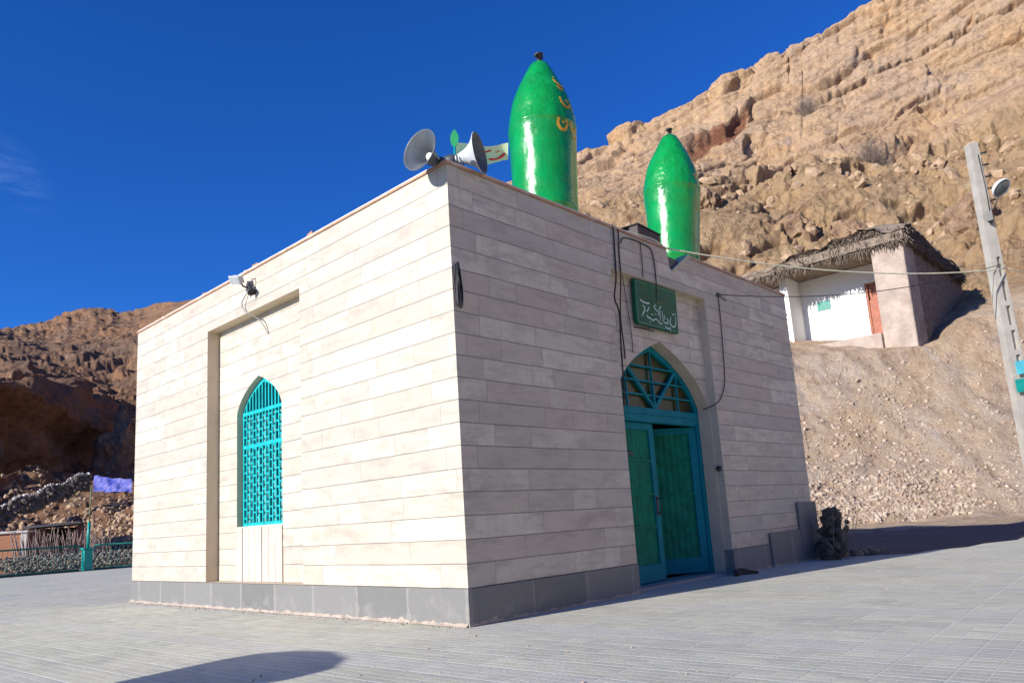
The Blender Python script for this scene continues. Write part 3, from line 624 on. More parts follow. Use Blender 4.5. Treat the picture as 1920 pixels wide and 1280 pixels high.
# the long open crack climbing to the right and the red weak band at the left of the cliff
def band(pts, half):
    """pixel polyline of a bed -> closeness mask on the rock surface"""
    px_, py_ = zip(*pts); yl = np.interp(XX, px_, py_); inside = (XX > px_[0]) & (XX < px_[-1])
    ends = np.clip((XX - px_[0]) / 25, 0, 1) * np.clip((px_[-1] - XX) / 25, 0, 1)
    j = (6 * vnoise(B * 0.35, 7) + 3 * vnoise(B * 1.1, 8)) * (.45 if half < 10 else 1)
    return inside * ends * np.clip(1 - np.abs(PXY + j - yl) / half, 0, 1)
crack = band([(1480, 215), (1540, 190), (1620, 155), (1700, 120), (1760, 95), (1850, 50), (1960, 0)], 5) ** 0.5
crack2 = band([(1080, 290), (1130, 300), (1200, 280)], 3)
redb = band([(1265, 300), (1300, 285), (1345, 265), (1385, 240), (1415, 212)], 22)
ledge = band([(1520, 318), (1560, 312), (1620, 300), (1680, 292), (1745, 268)], 12)
disp += - 1.3 * sm(redb, 0.1, 0.6) + 0.5 * redb * vnoise(B * 1.2, 3) - 3.0 * sm(ledge, 0.15, 0.7) * (0.6 + 0.6 * vnoise(B * 0.5, 9))
# left: broken hills; shaded overhanging cliff
big = sm(ZN, 1.2, 2.5)
outc = sm(fbm(B * 0.022, 4, 130), 0.08, 0.30) * sm(ZN, 4.6, 5.4)
disp += leftw * big * (2.2 * fbm(B * 0.03, 4, 100) + 0.7 * fbm(B * 0.2, 4, 101)) * (0.35 + 0.65 * sm(ZN, 2.5, 5))
disp += leftw * outc * (0.9 * facets(B / 12.0 + 0.1 * warp, 140) + 0.7 * facets(B / 4.5 + 0.2 * warp, 141) + 0.7 * facets(B / 2.0 + 0.2 * warp, 146) + 1.6 * strata(B[..., 2] + 0.35 * lat, 8.0, 0.12, 110))
disp += leftw * sm(ZN, 2.9, 3.3) * (1 - outc) * (0.8 * facets(B / 4.0 + 0.2 * warp, 142) + 0.35 * facets(B / 1.7, 143))
disp += leftw * sm(ZN, 1.6, 2.0) * (1 - sm(ZN, 3.0, 3.5)) * (1.0 * facets(B / 2.6, 144) + 0.4 * facets(B / 1.1, 145))
disp += leftw * sm(ZN, 0.9, 1.5) * 0.35 * (0.5 - g1)
cave = leftw * sm(ZN, 3.1, 3.6) * (1 - sm(ZN, 4.6, 5.05)) * (0.6 + 0.5 * fbm(B * 0.15, 4, 120)) * np.clip((262 - XX) / 30, 0, 1)
disp -= cave * 5.0
dsm = disp.copy(); dsm[1:-1] = (disp[:-2] + disp[2:] + 2 * disp[1:-1]) / 4; disp = dsm.copy(); disp[:, 1:-1] = (dsm[:, :-2] + dsm[:, 2:] + 2 * dsm[:, 1:-1]) / 4
disp -= 3.2 * right * sm(crack, 0.25, 0.75)
VP = B + NRM * disp[..., None]
VP[..., 2] += right * 0.0
idx = np.arange(nc * nr).reshape(nc, nr)
F = np.stack([idx[:-1, :-1], idx[1:, :-1], idx[1:, 1:], idx[:-1, 1:]], -1).reshape(-1, 4)
me = bpy.data.meshes.new('hills'); me.vertices.add(nc * nr); me.vertices.foreach_set('co', VP.reshape(-1).astype(np.float32))
me.loops.add(F.size); me.loops.foreach_set('vertex_index', F.reshape(-1).astype(np.int32))
me.polygons.add(len(F)); me.polygons.foreach_set('loop_start', np.arange(0, F.size, 4, dtype=np.int32)); me.polygons.foreach_set('loop_total', np.full(len(F), 4, dtype=np.int32))
me.update(calc_edges=True)
zone = np.clip(sm(ZN, 3.0, 4.0) + sm(ZN, 5.7, 6.4), 0, 2)
for nm, arr in (('zone', zone), ('left', leftw), ('crag', redb), ('strata', S)):
    a = me.attributes.new(nm, 'FLOAT', 'POINT'); a.data.foreach_set('value', arr.reshape(-1).astype(np.float32))
me.materials.append(MT['terrain']); hills = bpy.data.objects.new('hills', me); COL.objects.link(hills); tag(hills, kind='structure')

def surf(px, py):                      # nearest point of the finished hillside to a photo pixel
    i = int(np.argmin(np.abs(XS - px))); j = int(np.argmin(np.abs(PXY[i] - py))); return Vector(VP[i, j])

# unseen slope behind the camera, added to bounce warm sunlight onto the shaded wall
ov = []; nx_, ny_ = 60, 24
for i in range(nx_ + 1):
    for j in range(ny_ + 1):
        x = -160 + 420 * i / nx_; y = -42 - 110 * j / ny_; ov.append((x, y, -0.1 + 46 * (j / ny_) ** 1.2))
ov = np.array(ov); ov[:, 2] += 3.5 * fbm(ov * 0.05, 4, 200) * np.clip((-42 - ov[:, 1]) / 20, 0, 1)
mo = MB(); mo.add([tuple(p) for p in ov], [(i * (ny_ + 1) + j, (i + 1) * (ny_ + 1) + j, (i + 1) * (ny_ + 1) + j + 1, i * (ny_ + 1) + j + 1) for i in range(nx_) for j in range(ny_)], smooth=True)
tag(mo.build('hills', mat('added sandy bounce hill', (0.50, 0.37, 0.25), 0.95, scale=.1)), kind='structure')

# extra sunlit bank out of view at the right, put in as warm fill
ov = []; nx_, ny_ = 30, 50
for i in range(nx_ + 1):
    for j in range(ny_ + 1):
        y = -12 - 150 * j / ny_; d_ = 75 * i / nx_; ov.append((22 + d_ + 6 * math.sin(y * .06), y, -0.1 + .72 * d_))
ov = np.array(ov); ov[:, 2] += 2.0 * fbm(ov * 0.08, 4, 201) * np.clip((ov[:, 2]) / 5, 0, 1)
mo = MB(); mo.add([tuple(p) for p in ov], [(i * (ny_ + 1) + j, (i + 1) * (ny_ + 1) + j, (i + 1) * (ny_ + 1) + j + 1, i * (ny_ + 1) + j + 1) for i in range(nx_) for j in range(ny_)], smooth=True)
tag(mo.build('hills', mat('added pale sandy bounce bank', (0.54, 0.40, 0.27), 0.95, scale=.1)), kind='structure')

# ---------------------------------------------------------------- loose stones on the scree
def stone(mb, c, r, q, mi=0):
    t_ = (1 + 5 ** .5) / 2
    vs = [(-1, t_, 0), (1, t_, 0), (-1, -t_, 0), (1, -t_, 0), (0, -1, t_), (0, 1, t_), (0, -1, -t_), (0, 1, -t_), (t_, 0, -1), (t_, 0, 1), (-t_, 0, -1), (-t_, 0, 1)]
    fs = [(0, 11, 5), (0, 5, 1), (0, 1, 7), (0, 7, 10), (0, 10, 11), (1, 5, 9), (5, 11, 4), (11, 10, 2), (10, 7, 6), (7, 1, 8), (3, 9, 4), (3, 4, 2), (3, 2, 6), (3, 6, 8), (3, 8, 9), (4, 9, 5), (2, 4, 11), (6, 2, 10), (8, 6, 7), (9, 8, 1)]
    sx = (q.uniform(.7, 1.4), q.uniform(.6, 1.1), q.uniform(.45, .85)); rot = Quaternion((q.random() - .5, q.random() - .5, q.random() - .5, q.random() - .5)).normalized()
    out = []
    for v in vs:
        w = Vector(v).normalized() * r * q.uniform(.75, 1.2); w = Vector((w.x * sx[0], w.y * sx[1], w.z * sx[2])); out.append(Vector(c) + rot @ w)
    mb.add(out, fs, mi)
rb = MB(); q = random.Random(3); cnt = 0
while cnt < 5200:
    px = q.uniform(1470, 1930); fy = q.random() ** 0.55
    foot = np.interp(px, [1470, 1920], [990, 962]); top = np.interp(px, [1470, 1740, 1810, 1920], [655, 640, 612, 600])
    py = top + (foot - top) * fy
    dens = 1.0 if py > foot - 95 and px < 1830 else 0.16 + 0.2 * (abs(px - 1650) < 90)
    if py < top + 60 and px > 1720: dens = 0.5
    if q.random() > dens: continue
    p = surf(px, py); r = 0.024 + 0.09 * q.random() ** 3.2 + (0.06 * q.random() if q.random() < .03 else 0)
    stone(rb, p, r, q); cnt += 1
tag(rb.build('rubble', MT['rubble']), 'loose grey stones scattered down the sunlit bank', 'rubble', kind='stuff')
rb = MB()
for k in range(1700):
    px = q.uniform(-20, 255); py = q.uniform(890, 1035); p = surf(px, py); stone(rb, p, 0.05 + 0.22 * q.random() ** 2.5, q)
tag(rb.build('rubble', MT['rock']), 'brown stones strewn on the slope behind the green fence', 'rubble', kind='stuff')

rb = MB(); q = random.Random(91); n_ = 0
while n_ < 380:
    px = q.uniform(1080, 1935); lo = np.interp(px, [1080, 1300, 1420, 1560, 1740, 1920], [400, 350, 355, 335, 300, 250]); py = q.uniform(lo - 8, lo + 190)
    w_ = math.exp(-((py - lo - 12) / 22) ** 2) + .35 * (vnoise(np.array([px * .011, py * .02, 0.]), 5) > .1) + .08
    if q.random() > w_: continue
    stone(rb, surf(px, py), .12 + .75 * q.random() ** 3.5, q); n_ += 1
tag(rb.build('rubble', MT['rock']), 'angular brown blocks strewn below the cliff ledge above the house', 'rubble', kind='stuff')

# ---------------------------------------------------------------- the shrine
H = PL + 19 * CH; WX, WY = 7.95, 8.09
sh = thing('shrine_building', (0, 0, 0), 'cream stone-clad flat-roofed shrine with a turquoise arched window and green door', 'building')
def arch(c, hw, z0, zs, za, n=12, bulge=0.32):
    """pointed arch outline from lower left, up, apex, down to lower right"""
    L_ = []
    for k in range(n + 1):
        t = k / n
        # quadratic bezier from spring to apex, belly pushed outward
        p0 = Vector((-hw, zs)); p2 = Vector((0, za)); p1 = Vector((-hw * 0.80, zs + (za - zs) * 0.62))
        p = p0 * (1 - t) ** 2 + p1 * 2 * t * (1 - t) + p2 * t * t; L_.append(p)
    pts = [(c - hw, z0)] + [(c + p.x, p.y) for p in L_] + [(c - p.x, p.y) for p in reversed(L_[:-1])] + [(c + hw, z0)]
    return pts
# left face (plane x=0): recess y 2.82..5.37
LR0, LR1, LRT, LD = 2.82, 5.375, 3.95, 0.18
WC, WHW, WZ0, WZS, WZA = 4.205, 0.615, 1.07, 2.64, 3.10
fL = lambda u, v, w: (w, u, v)
m = MB()
m.prism([(0, PL), (WY, PL), (WY, H), (0, H)], [[(LR0, PL + 0.0005), (LR1, PL + 0.0005), (LR1, LRT), (LR0, LRT)]], fL, LD, 0, 1)
m.build('wall', [MT['clad'], MT['marble']], sh)
m = MB()
wo_ = arch(WC, WHW, WZ0, WZS, WZA)
m.prism([(LR0 - .1, PL), (LR1 + .1, PL), (LR1 + .1, LRT + .1), (LR0 - .1, LRT + .1)], [wo_], lambda u, v, w: (LD + .002 + w, u, v), 0.20, 0, 1)
m.build('recessed_wall', [MT['clad_in'], MT['marble']], sh)
m = MB(); k = 7
for i in range(k):
    a = WC - WHW + 2 * WHW * i / k; b_ = WC - WHW + 2 * WHW * (i + 1) / k - 0.012
    m.box((LD - 0.014 + 0.003 * (i % 3), a, PL + .004), (LD + .001, b_, WZ0 - 0.02))
m.build('window_apron', MT['clad_in'] if False else MT['marble'] if False else mat('vertical marble strips', (0.52, 0.45, 0.37), 0.5, var=0.1, scale=3, dirt=(0.5, 0.42, 0.34), dirtamt=0.4, dirtscale=5), sh)
# right face (plane y=0): recess x 2.72..5.05, notch in the parapet
RR0, RR1, RRT, RD = 2.72, 5.05, 3.965, 0.12
fR = lambda u, v, w: (u, w, v)
m = MB()
nx0, nxb, nx1, nzb = 4.12, 4.17, 4.66, 4.24
m.prism([(LD + 0.0, PL), (RR0, PL), (RR0, RRT), (RR1, RRT), (RR1, PL), (WX, PL), (WX, H), (nx1, H), (nxb + .03, nzb), (nxb - .02, nzb + .01), (nx0, H), (LD, H)][::1], [], fR, 0.18, 0, 1)
# corner piece closing the quoin in the same plane
m.prism([(0.0, PL), (LD, PL), (LD, H), (0.0, H)], [], lambda u, v, w: (u, -0.0006, v) if w == 0 else (u, -0.0001, v), 1, 0, 0)
m.build('wall', [MT['clad'], MT['marble']], sh)
DC, DHW, DZS, DZA = 3.885, 1.14, 2.36, 3.19
m = MB(); ao = arch(DC, DHW, 0.0, DZS, DZA, 16)
m.prism([(RR0 - .15, 0), (DC - DHW, 0)] + ao[1:-1] + [(DC + DHW, 0), (RR1 + .15, 0), (RR1 + .15, RRT + .1), (RR0 - .15, RRT + .1)], [], lambda u, v, w: (u, RD + w, v), 0.20, 0, 1)
m.build('recessed_wall', [MT['clad_in'], MT['marble']], sh)
# back walls, interior, roof
m = MB()
m.box((WX - .18, 0.1805, PL), (WX, WY, H)); m.box((0.1825, WY - .18, PL), (WX - .181, WY, H))
m.build('wall', MT['clad'], sh)
m = MB()
m.box((0.4, 0.55, 0.02), (0.42, WY - .3, 4.1)); m.box((WX - .5, 0.55, 0.02), (WX - .48, WY - .3, 4.1)); m.box((0.42, WY - .4, 0.02), (WX - .5, WY - .38, 4.1))
m.box((0.4, 0.52, 3.4), (WX - .48, 0.545, 4.1)); m.box((0.42, 0.52, .02), (2.5, .545, 3.4)); m.box((5.3, 0.52, .02), (WX - .5, .545, 3.4))
m.build('interior_wall', MT['inner'], sh)
m = MB(); m.box((0.18, 0.181, 4.10), (WX - .181, WY - .181, 4.24)); m.build('roof', MT['mud'], sh)
# coping strips
m = MB()
m.box((-0.018, -0.018, H + .001), (0.20, WY + .02, H + .026), 0); m.box((0.201, -0.018, H + .001), (nx0 - .02, 0.20, H + .026), 0); m.box((nx1 + .02, -0.018, H + .001), (WX + .02, 0.20, H + .026), 0)
m.box((WX - .2, .201, H + .001), (WX + .02, WY + .02, H + .026), 0); m.box((.201, WY - .2, H + .001), (WX - .201, WY + .02, H + .026), 0)
m.box((-0.006, -0.006, H + .0265), (0.18, WY, H + .045), 1); m.box((0.181, -0.006, H + .0265), (nx0 - .03, 0.18, H + .045), 1); m.box((nx1 + .03, -0.006, H + .0265), (WX, 0.18, H + .04), 1)
m.build('coping', [MT['coping'], MT['copingtop']], sh)
m = MB()   # bent flashing along the broken edge of the parapet
m.prism([(nxb + .02, nzb - .005), (nxb + .05, nzb - .02), (nx1 + .02, H - .02), (nx1 + .06, H + .05), (nx1 + .03, H + .06)], [], lambda u, v, w: (u, -0.02 + w, v), 0.2)
m.build('flashing', mat('bent pale flashing', (0.42, 0.43, 0.30), 0.5), sh)
m = MB(); m.box((nx0 + .01, .03, 4.245), (nxb + .28, .42, 4.44)); m.box((nx0 - .0, .20, 4.245), (nxb + .42, .44, 4.56)); m.build('water_spout', MT['hornd'], sh)
# plinth in front of the cladding
m = MB(); e = 0.014
m.box((-e, -e, 0), (0.1, WY + e, PL - .003)); m.box((0.1005, -e, 0), (RR0 + .002, 0.1, PL - .004)); m.box((RR1 - .002, -e, 0), (WX + e, 0.1, PL - .004))
m.box((WX - .1, .1005, 0), (WX + e, WY + e, PL - .004)); m.box((.1005, WY - .1, 0), (WX - .1005, WY + e, PL - .004))
m.box((DC + DHW + .001, 0.1005, 0), (RR1 + .1, .32, PL - .003)); 
m.box((6.2, -0.045, 0.0), (7.28, -e - .001, 0.50)); m.box((7.30, -0.05, 0.0), (WX + .05, -e - .001, 0.93))
m.build('plinth', MT['plinth'], sh, bevel=0.004)
m = MB()   # sandy mortar fillet at the foot
q = random.Random(5); prev = None; vs = []
n = 120
for i in range(n + 1):
    y = WY * i / n; vs.append((-e - 0.02 - 0.025 * q.random(), y, 0.004)); vs.append((-e - .001, y, 0.012 + 0.022 * q.random()))
m.add(vs, [(2 * i, 2 * i + 1, 2 * i + 3, 2 * i + 2) for i in range(n)])
m.build('mortar_fillet', mat('sandy mortar', (0.46, 0.37, 0.29), 0.95, bump=.004), sh)
m = MB(); m.box((RR0 + .005, 0.103, 0.002), (RR1 - .005, 0.50, 0.035)); m.build('threshold', mat('grey step stone', (0.3, 0.3, 0.3), 0.8, bump=.003), sh)

# window: frame, glass, grille
GX = LD + 0.085
wf = MB(); wi = arch(WC, WHW - .045, WZ0 + .045, WZS, WZA - .075)
wf.prism(wo_, [wi], lambda u, v, w: (GX + w, u, v), 0.05)
frame = wf.build('window_frame', MT['cyan'], sh)
m = MB(); m.prism(wo_, [], lambda u, v, w: (GX + .07 + w, u, v), 0.01); m.build('pane', MT['pane'], frame)
m = MB()
for i in range(5):
    y = WC - .45 + i * .22; m.box((GX + .045, y, WZ0 + .05), (GX + .055, y + .10, WZS - .02))
m.build('curtain', MT['curtain'], frame)
def ztop(u):
    prev = None
    for a, b_ in zip(wi[:-1], wi[1:]):
        lo, hi = sorted((a[0], b_[0]))
        if lo <= u <= hi and hi - lo > 1e-6 and min(a[1], b_[1]) >= WZS - .01:
            return a[1] + (b_[1] - a[1]) * (u - a[0]) / (b_[0] - a[0])
    return WZS
m = MB(); nb = 12
xsb = [WC - WHW + .045 + (2 * WHW - .09) * (i + 1) / (nb + 1) for i in range(nb)]
for u in xsb: m.box((GX - .004, u - .0125, WZ0 + .03), (GX + .014, u + .0125, ztop(u)))
for z in (WZS - .01, WZS - .48): m.box((GX - .010, WC - WHW + .03, z - .024), (GX + .010, WC + WHW - .03, z + .024))
for i in range(nb + 1):
    a = WC - WHW + .045 + (2 * WHW - .09) * i / (nb + 1); b_ = a + (2 * WHW - .09) / (nb + 1)
    if i in (0, nb) or i % 2 == 0 or True:
        z = WZ0 + .10 + (0.07 if i % 2 else 0)
        while z < WZS - .05:
            m.box((GX - .001, a + .009, z), (GX + .011, b_ - .009, z + .022)); z += 0.125
m.build('grille', MT['cyan'], frame)

# door: frame plane y=.30
DY = 0.29
m = MB(); di = arch(DC, DHW - .09, 0.04, DZS, DZA - .10, 16)
m.prism(arch(DC, DHW - .004, 0.035, DZS, DZA - .006, 16), [di], lambda u, v, w: (u, DY + w, v), 0.09)
m.box((DC - DHW + .088, DY - .012, 2.10), (DC + DHW - .088, DY + .08, 2.20)); m.box((DC - DHW + .088, DY - .02, 2.201), (DC + DHW - .088, DY + .05, 2.29))
df = m.build('door_frame', MT['blue'], sh, bevel=0.005)
# fanlight
m = MB()
def dtop(u):
    for a, b_ in zip(di[:-1], di[1:]):
        lo, hi = sorted((a[0], b_[0]))
        if lo <= u <= hi and hi - lo > 1e-6 and min(a[1], b_[1]) >= DZS - .01: return a[1] + (b_[1] - a[1]) * (u - a[0]) / (b_[0] - a[0])
    return DZS
def bar(m, p, q_, w, y0, y1):
    p, q_ = Vector(p), Vector(q_); d = (q_ - p).normalized(); nn = Vector((-d.y, d.x)) * w / 2
    m.prism([tuple(p + nn), tuple(p - nn), tuple(q_ - nn), tuple(q_ + nn)], [], lambda u, v, w_: (u, y0 + w_, v), y1 - y0)
def xat(z):
    best = DHW - .09
    for a, b_ in zip(di[:-1], di[1:]):
        if a[0] > DC and b_[0] > DC:
            lo, hi = sorted((a[1], b_[1]))
            if lo <= z <= hi and hi - lo > 1e-6: return a[0] + (b_[0] - a[0]) * (z - a[1]) / (b_[1] - a[1]) - DC
    return best
bar(m, (DC, 2.29), (DC - .58, dtop(DC - .58)), .05, DY - .005, DY + .04); bar(m, (DC, 2.29), (DC + .58, dtop(DC + .58)), .05, DY - .006, DY + .039)
bar(m, (DC - .62, 2.29), (DC - .62, dtop(DC - .62)), .025, DY + .003, DY + .03); bar(m, (DC + .62, 2.29), (DC + .62, dtop(DC + .62)), .025, DY + .003, DY + .03)
bar(m, (DC, 2.30), (DC, 2.62), .04, DY - .009, DY + .034); bar(m, (DC, 2.62), (DC, dtop(DC)), .02, DY + .002, DY + .03)
for z in (2.47, 2.66, 2.86): bar(m, (DC - xat(z), z), (DC + xat(z), z), .024, DY + .001, DY + .028)
fl = m.build('fanlight', MT['blue'], df)
m = MB(); m.prism([(DC - DHW + .09, 2.28)] + di[1:-1] + [(DC + DHW - .09, 2.28)], [], lambda u, v, w: (u, DY + .05 + w, v), .008)
m.build('coloured_glass', MT['amber'], df)
# leaves
def leaf(hx, sgn, ang, lab):
    """hinge at hx, leaf extends sgn*width; ang = swing inward"""
    w = DHW - .09; r_ = thing  # noqa
    base = Matrix.Translation((hx, DY + .03, 0)) @ Matrix.Rotation(ang, 4, 'Z')
    fz = lambda u, v, d: tuple(base @ Vector((u * sgn, d, v)))
    m = MB()
    m.prism([(0.0, .05), (w - .006, .05), (w - .006, 2.095), (0.0, 2.095)], [[(.11, .26), (w - .12, .26), (w - .12, 2.0), (.11, 2.0)]], fz, .045)
    o = m.build('door_leaf', MT['blue'], sh, bevel=.004); o['label'] = lab
    m = MB(); n = 9; vs = []
    ww = w - .23
    for i in range(n * 4 + 1):
        u = .11 + ww * i / (n * 4); d = .022 + (.008 if (i % 4) in (1, 2) else 0.0)
        vs += [fz(u, .26, d), fz(u, 2.0, d)]
    m.add(vs, [(2 * i, 2 * i + 2, 2 * i + 3, 2 * i + 1) for i in range(n * 4)])
    for z in (.72, 1.14, 1.58): m.prism([(.11, z), (w - .12, z), (w - .12, z + .03), (.11, z + .03)], [], lambda u, v, d: fz(u, v, d + .005), .02)
    m.build('door_panel', MT['greenpanel'], o)
    m = MB(); zc = 1.0
    m.tube(smooth_pts([fz(w - .07, zc - .09, 0), fz(w - .07, zc - .09, -.05), fz(w - .07, zc, -.06), fz(w - .07, zc + .09, -.05), fz(w - .07, zc + .09, 0)], 4), .008, 6)
    o2 = m.build('door_handle', MT['iron'], o); m = MB(); m.prism([(w - .095, zc - .13), (w - .045, zc - .13), (w - .045, zc + .13), (w - .095, zc + .13)], [], lambda u, v, d: fz(u, v, -d), .006)
    if sgn > 0: m.build('lock_plate', MT['iron'], o); m = MB(); m.prism([(.30, 1.66), (.50, 1.66), (.50, 1.70), (.30, 1.70)], [], lambda u, v, d: fz(u, v, -.004 + d), .02)
    m.build('letter_slot' if sgn > 0 else 'lock_plate', MT['iron'], o)
    return o
leaf(DC - DHW + .09, 1, R(2.0), 'closed left door leaf with green panels')
leaf(DC + DHW - .09, -1, R(-38), 'right door leaf swung inward')

# ---------------------------------------------------------------- green bullet-shaped turrets
PROF0 = [(0.02, 2.85), (0.075, 2.845), (0.13, 2.80), (0.175, 2.72), (0.225, 2.62), (0.268, 2.53), (0.315, 2.44), (0.36, 2.34), (0.395, 2.24), (0.423, 2.14), (0.443, 2.04), (0.457, 1.96), (0.468, 1.88), (0.475, 1.80),
        (0.4775, 1.795), (0.4775, 1.785), (0.4745, 1.78), (0.4725, 1.65), (0.467, 1.5), (0.461, 1.3), (0.456, 1.1), (0.4545, .60), (0.4545, .598), (0.4585, .593), (0.4585, .578), (0.4545, .573), (0.453, .0)]
def turret(loc, lean, lab, marks, mk, k):
    PROF = [(r * k * (1 - (.085 if mk else .02) * max(0, min(1, (1.75 - z) / 1.1))), z * k) for r, z in PROF0 if z > -.1] + [(.453 * k, 4.245 - loc[2])]
    def rprof(z):
        zs = [p[1] for p in reversed(PROF)]; rs = [p[0] for p in reversed(PROF)]; return float(np.interp(z, zs, rs))
    t = thing('green_turret', loc, lab, 'turret', 'green turrets on the shrine roof')
    A = Matrix.Translation(loc) @ Matrix.Rotation(lean, 4, Vector((0.7, 0.7, 0)))
    Ai = Matrix.Rotation(lean, 4, Vector((0.7, 0.7, 0)))
    m = MB(); ph = mk * 2.1
    m.lathe(PROF, Matrix.Identity(4), 96, jit=lambda w, z: 0.009 * math.sin(3 * w + 2 * z + ph) + 0.006 * math.sin(7 * w - 5 * z + ph) + 0.003 * math.sin(13 * w + 9 * z))
    b_ = m.build('shell', MT['enamel'], t); b_.location = (0, 0, 0); b_.matrix_parent_inverse = Matrix.Identity(4); b_.rotation_mode = 'QUATERNION'; b_.rotation_quaternion = Ai.to_quaternion()
    m = MB(); T = 2.84 * k; m.lathe([(0.0, T), (0.03, T + .005), (0.03, T + .06), (0.022, T + .07), (0.022, T + .105), (0.055, T + .115), (0.065, T + .135), (0.04, T + .15), (0.0, T + .16)], n=20)
    m.box((-.075, -.014, T + .09), (.075, .014, T + .115)); m.box((.03, -.012, T + .115), (.075, .012, T + .155))
    c = m.build('finial', MT['iron'], t); c.location = (0, 0, 0); c.rotation_mode = 'QUATERNION'; c.rotation_quaternion = Ai.to_quaternion()
    m = MB(); th0 = math.atan2(CP[1] - loc[1], CP[0] - loc[0])
    f = lambda u, v, w: ((rprof(v * k) + .001 + w) * math.cos(th0 + u), (rprof(v * k) + .001 + w) * math.sin(th0 + u), v * k)
    # u in radians round the shell (+ = right as seen from the square)
    for st in marks:
        m = MB(); m_stroke(m, st, f)
        d = m.build('painted_letter', MT['yellow'], t); d.location = (0, 0, 0); d.rotation_mode = 'QUATERNION'; d.rotation_quaternion = Ai.to_quaternion()
    return t
def m_stroke(m, st, f, w=0.036):
    # scale angle to metres so that the brush keeps its width
    m.stroke([(p[0] * .46, p[1], *(p[2:] if len(p) > 2 else ())) for p in st], w, lambda u, v, h: f(u / .46, v, h), th=.003)
def nun(u, z, s=1.0): return [(u - .26 * s, z + .10 * s, .8), (u - .29 * s, z - .02 * s, 1.1), (u - .16 * s, z - .10 * s, 1.3), (u, z - .09 * s, 1.2), (u + .10 * s, z + .0 * s, 1), (u + .09 * s, z + .10 * s, .6)]
marksA = [nun(.72, 1.68, .8), [(.66, 1.72), (.69, 1.70)], [(1.0, 1.77, .7), (.96, 1.70, 1.1), (1.05, 1.64, 1.2), (1.16, 1.66, 1), (1.28, 1.74, .7)], [(1.02, 1.57, .8), (1.2, 1.56, .9), (1.34, 1.60, .8)],
          [(.66, 2.10, .7), (.70, 2.02, 1.1), (.85, 1.97, 1.3), (1.02, 2.0, 1.1), (1.10, 2.07, .7)], [(.90, 2.09, .8), (1.0, 2.06, 1.0)], [(1.18, 2.03), (1.28, 1.98)],
          [(.60, 2.42, 1.1), (.68, 2.37, 1.2), (.86, 2.33, 1.1), (1.05, 2.33, .7)], [(.66, 2.29), (.8, 2.26), (.95, 2.27)], [(.62, 2.47), (.66, 2.45)]]
marksB = [[(1.0, 1.52, .8), (1.12, 1.48, 1.3), (1.25, 1.54, 1.1), (1.35, 1.50, .8)], [(1.1, 1.40), (1.22, 1.38)], [(.95, 1.98), (1.08, 1.93), (1.2, 1.95)]]
turret((2.42, .75, 4.31), R(1.5), 'large green bullet-shaped turret with yellow painted letters nearest the loudspeakers', marksA, 0, .962)
turret((6.46, 1.27, 4.62), R(3.5), 'farther green bullet-shaped turret standing against the rock above the broken parapet', marksB, 1, 1.045)

# ---------------------------------------------------------------- horn loudspeakers
def horn(loc, axis, lab, outer, inner, up=(0, 0, 1)):
    t = thing('horn_loudspeaker', loc, lab, 'loudspeaker', 'horn loudspeakers on the roof corner')
    z = Vector(axis).normalized(); x = z.orthogonal().normalized(); y = z.cross(x)
    M = Matrix(((x.x, y.x, z.x, 0), (x.y, y.y, z.y, 0), (x.z, y.z, z.z, 0), (0, 0, 0, 1)))
    prof = [(.045, -.16), (.055, -.12), (.075, -.06), (.10, -.01), (.135, .035), (.175, .07), (.212, .095), (.222, .10), (.222, .108)]
    m = MB(); m.lathe(prof, M, 48); m.lathe([(.222, .108), (.213, .108), (.206, .1), (.168, .075), (.13, .04), (.094, -.004), (.068, -.06), (.05, -.12), (.0, -.13)], M, 48, mi=1)
    o = m.build('bell', [outer, inner], t); o.location = (0, 0, 0)
    m = MB(); m.lathe([(0, -.02), (.03, -.02), (.042, -.04), (.045, -.1), (.03, -.13), (.0, -.13)], M, 24); o2 = m.build('reflex_cone', MT['white'], t); o2.location = (0, 0, 0)
    m = MB(); m.lathe([(0, -.30), (.05, -.30), (.068, -.285), (.07, -.20), (.055, -.165), (.04, -.155), (0, -.155)], M, 28); o3 = m.build('driver', MT['hornd'], t); o3.location = (0, 0, 0)
    m = MB(); b0 = z * -.12; dz = 4.57 - loc[2]
    s_ = Vector((0, 0, 1)).cross(z).normalized()
    m.tube([b0 + s_ * .085, b0 + s_ * .085 + Vector((0, 0, dz * .6)), b0 + Vector((0, 0, dz * .75)), b0 - s_ * .085 + Vector((0, 0, dz * .6)), b0 - s_ * .085], .009, 6)
    m.tube([b0 + Vector((0, 0, dz * .75)), b0 + Vector((0, 0, dz))], .014, 6)
    m.box((b0.x - .06, b0.y - .06, dz - .005), (b0.x + .06, b0.y + .06, dz + .008))
    o4 = m.build('bracket', MT['iron'], t); o4.location = (0, 0, 0)
hl = at(800, 290, 7.62); hr = at(882, 292, 7.95)
horn(tuple(hl), (-.93, -.10, .12), 'grey horn loudspeaker with its open mouth turned left over the sunlit wall', MT['horng'], MT['horng'])
horn(tuple(hr), (.42, -.90, .06), 'pale horn loudspeaker seen from the side, pointing along the shaded wall', MT['hornw'], MT['horng'])

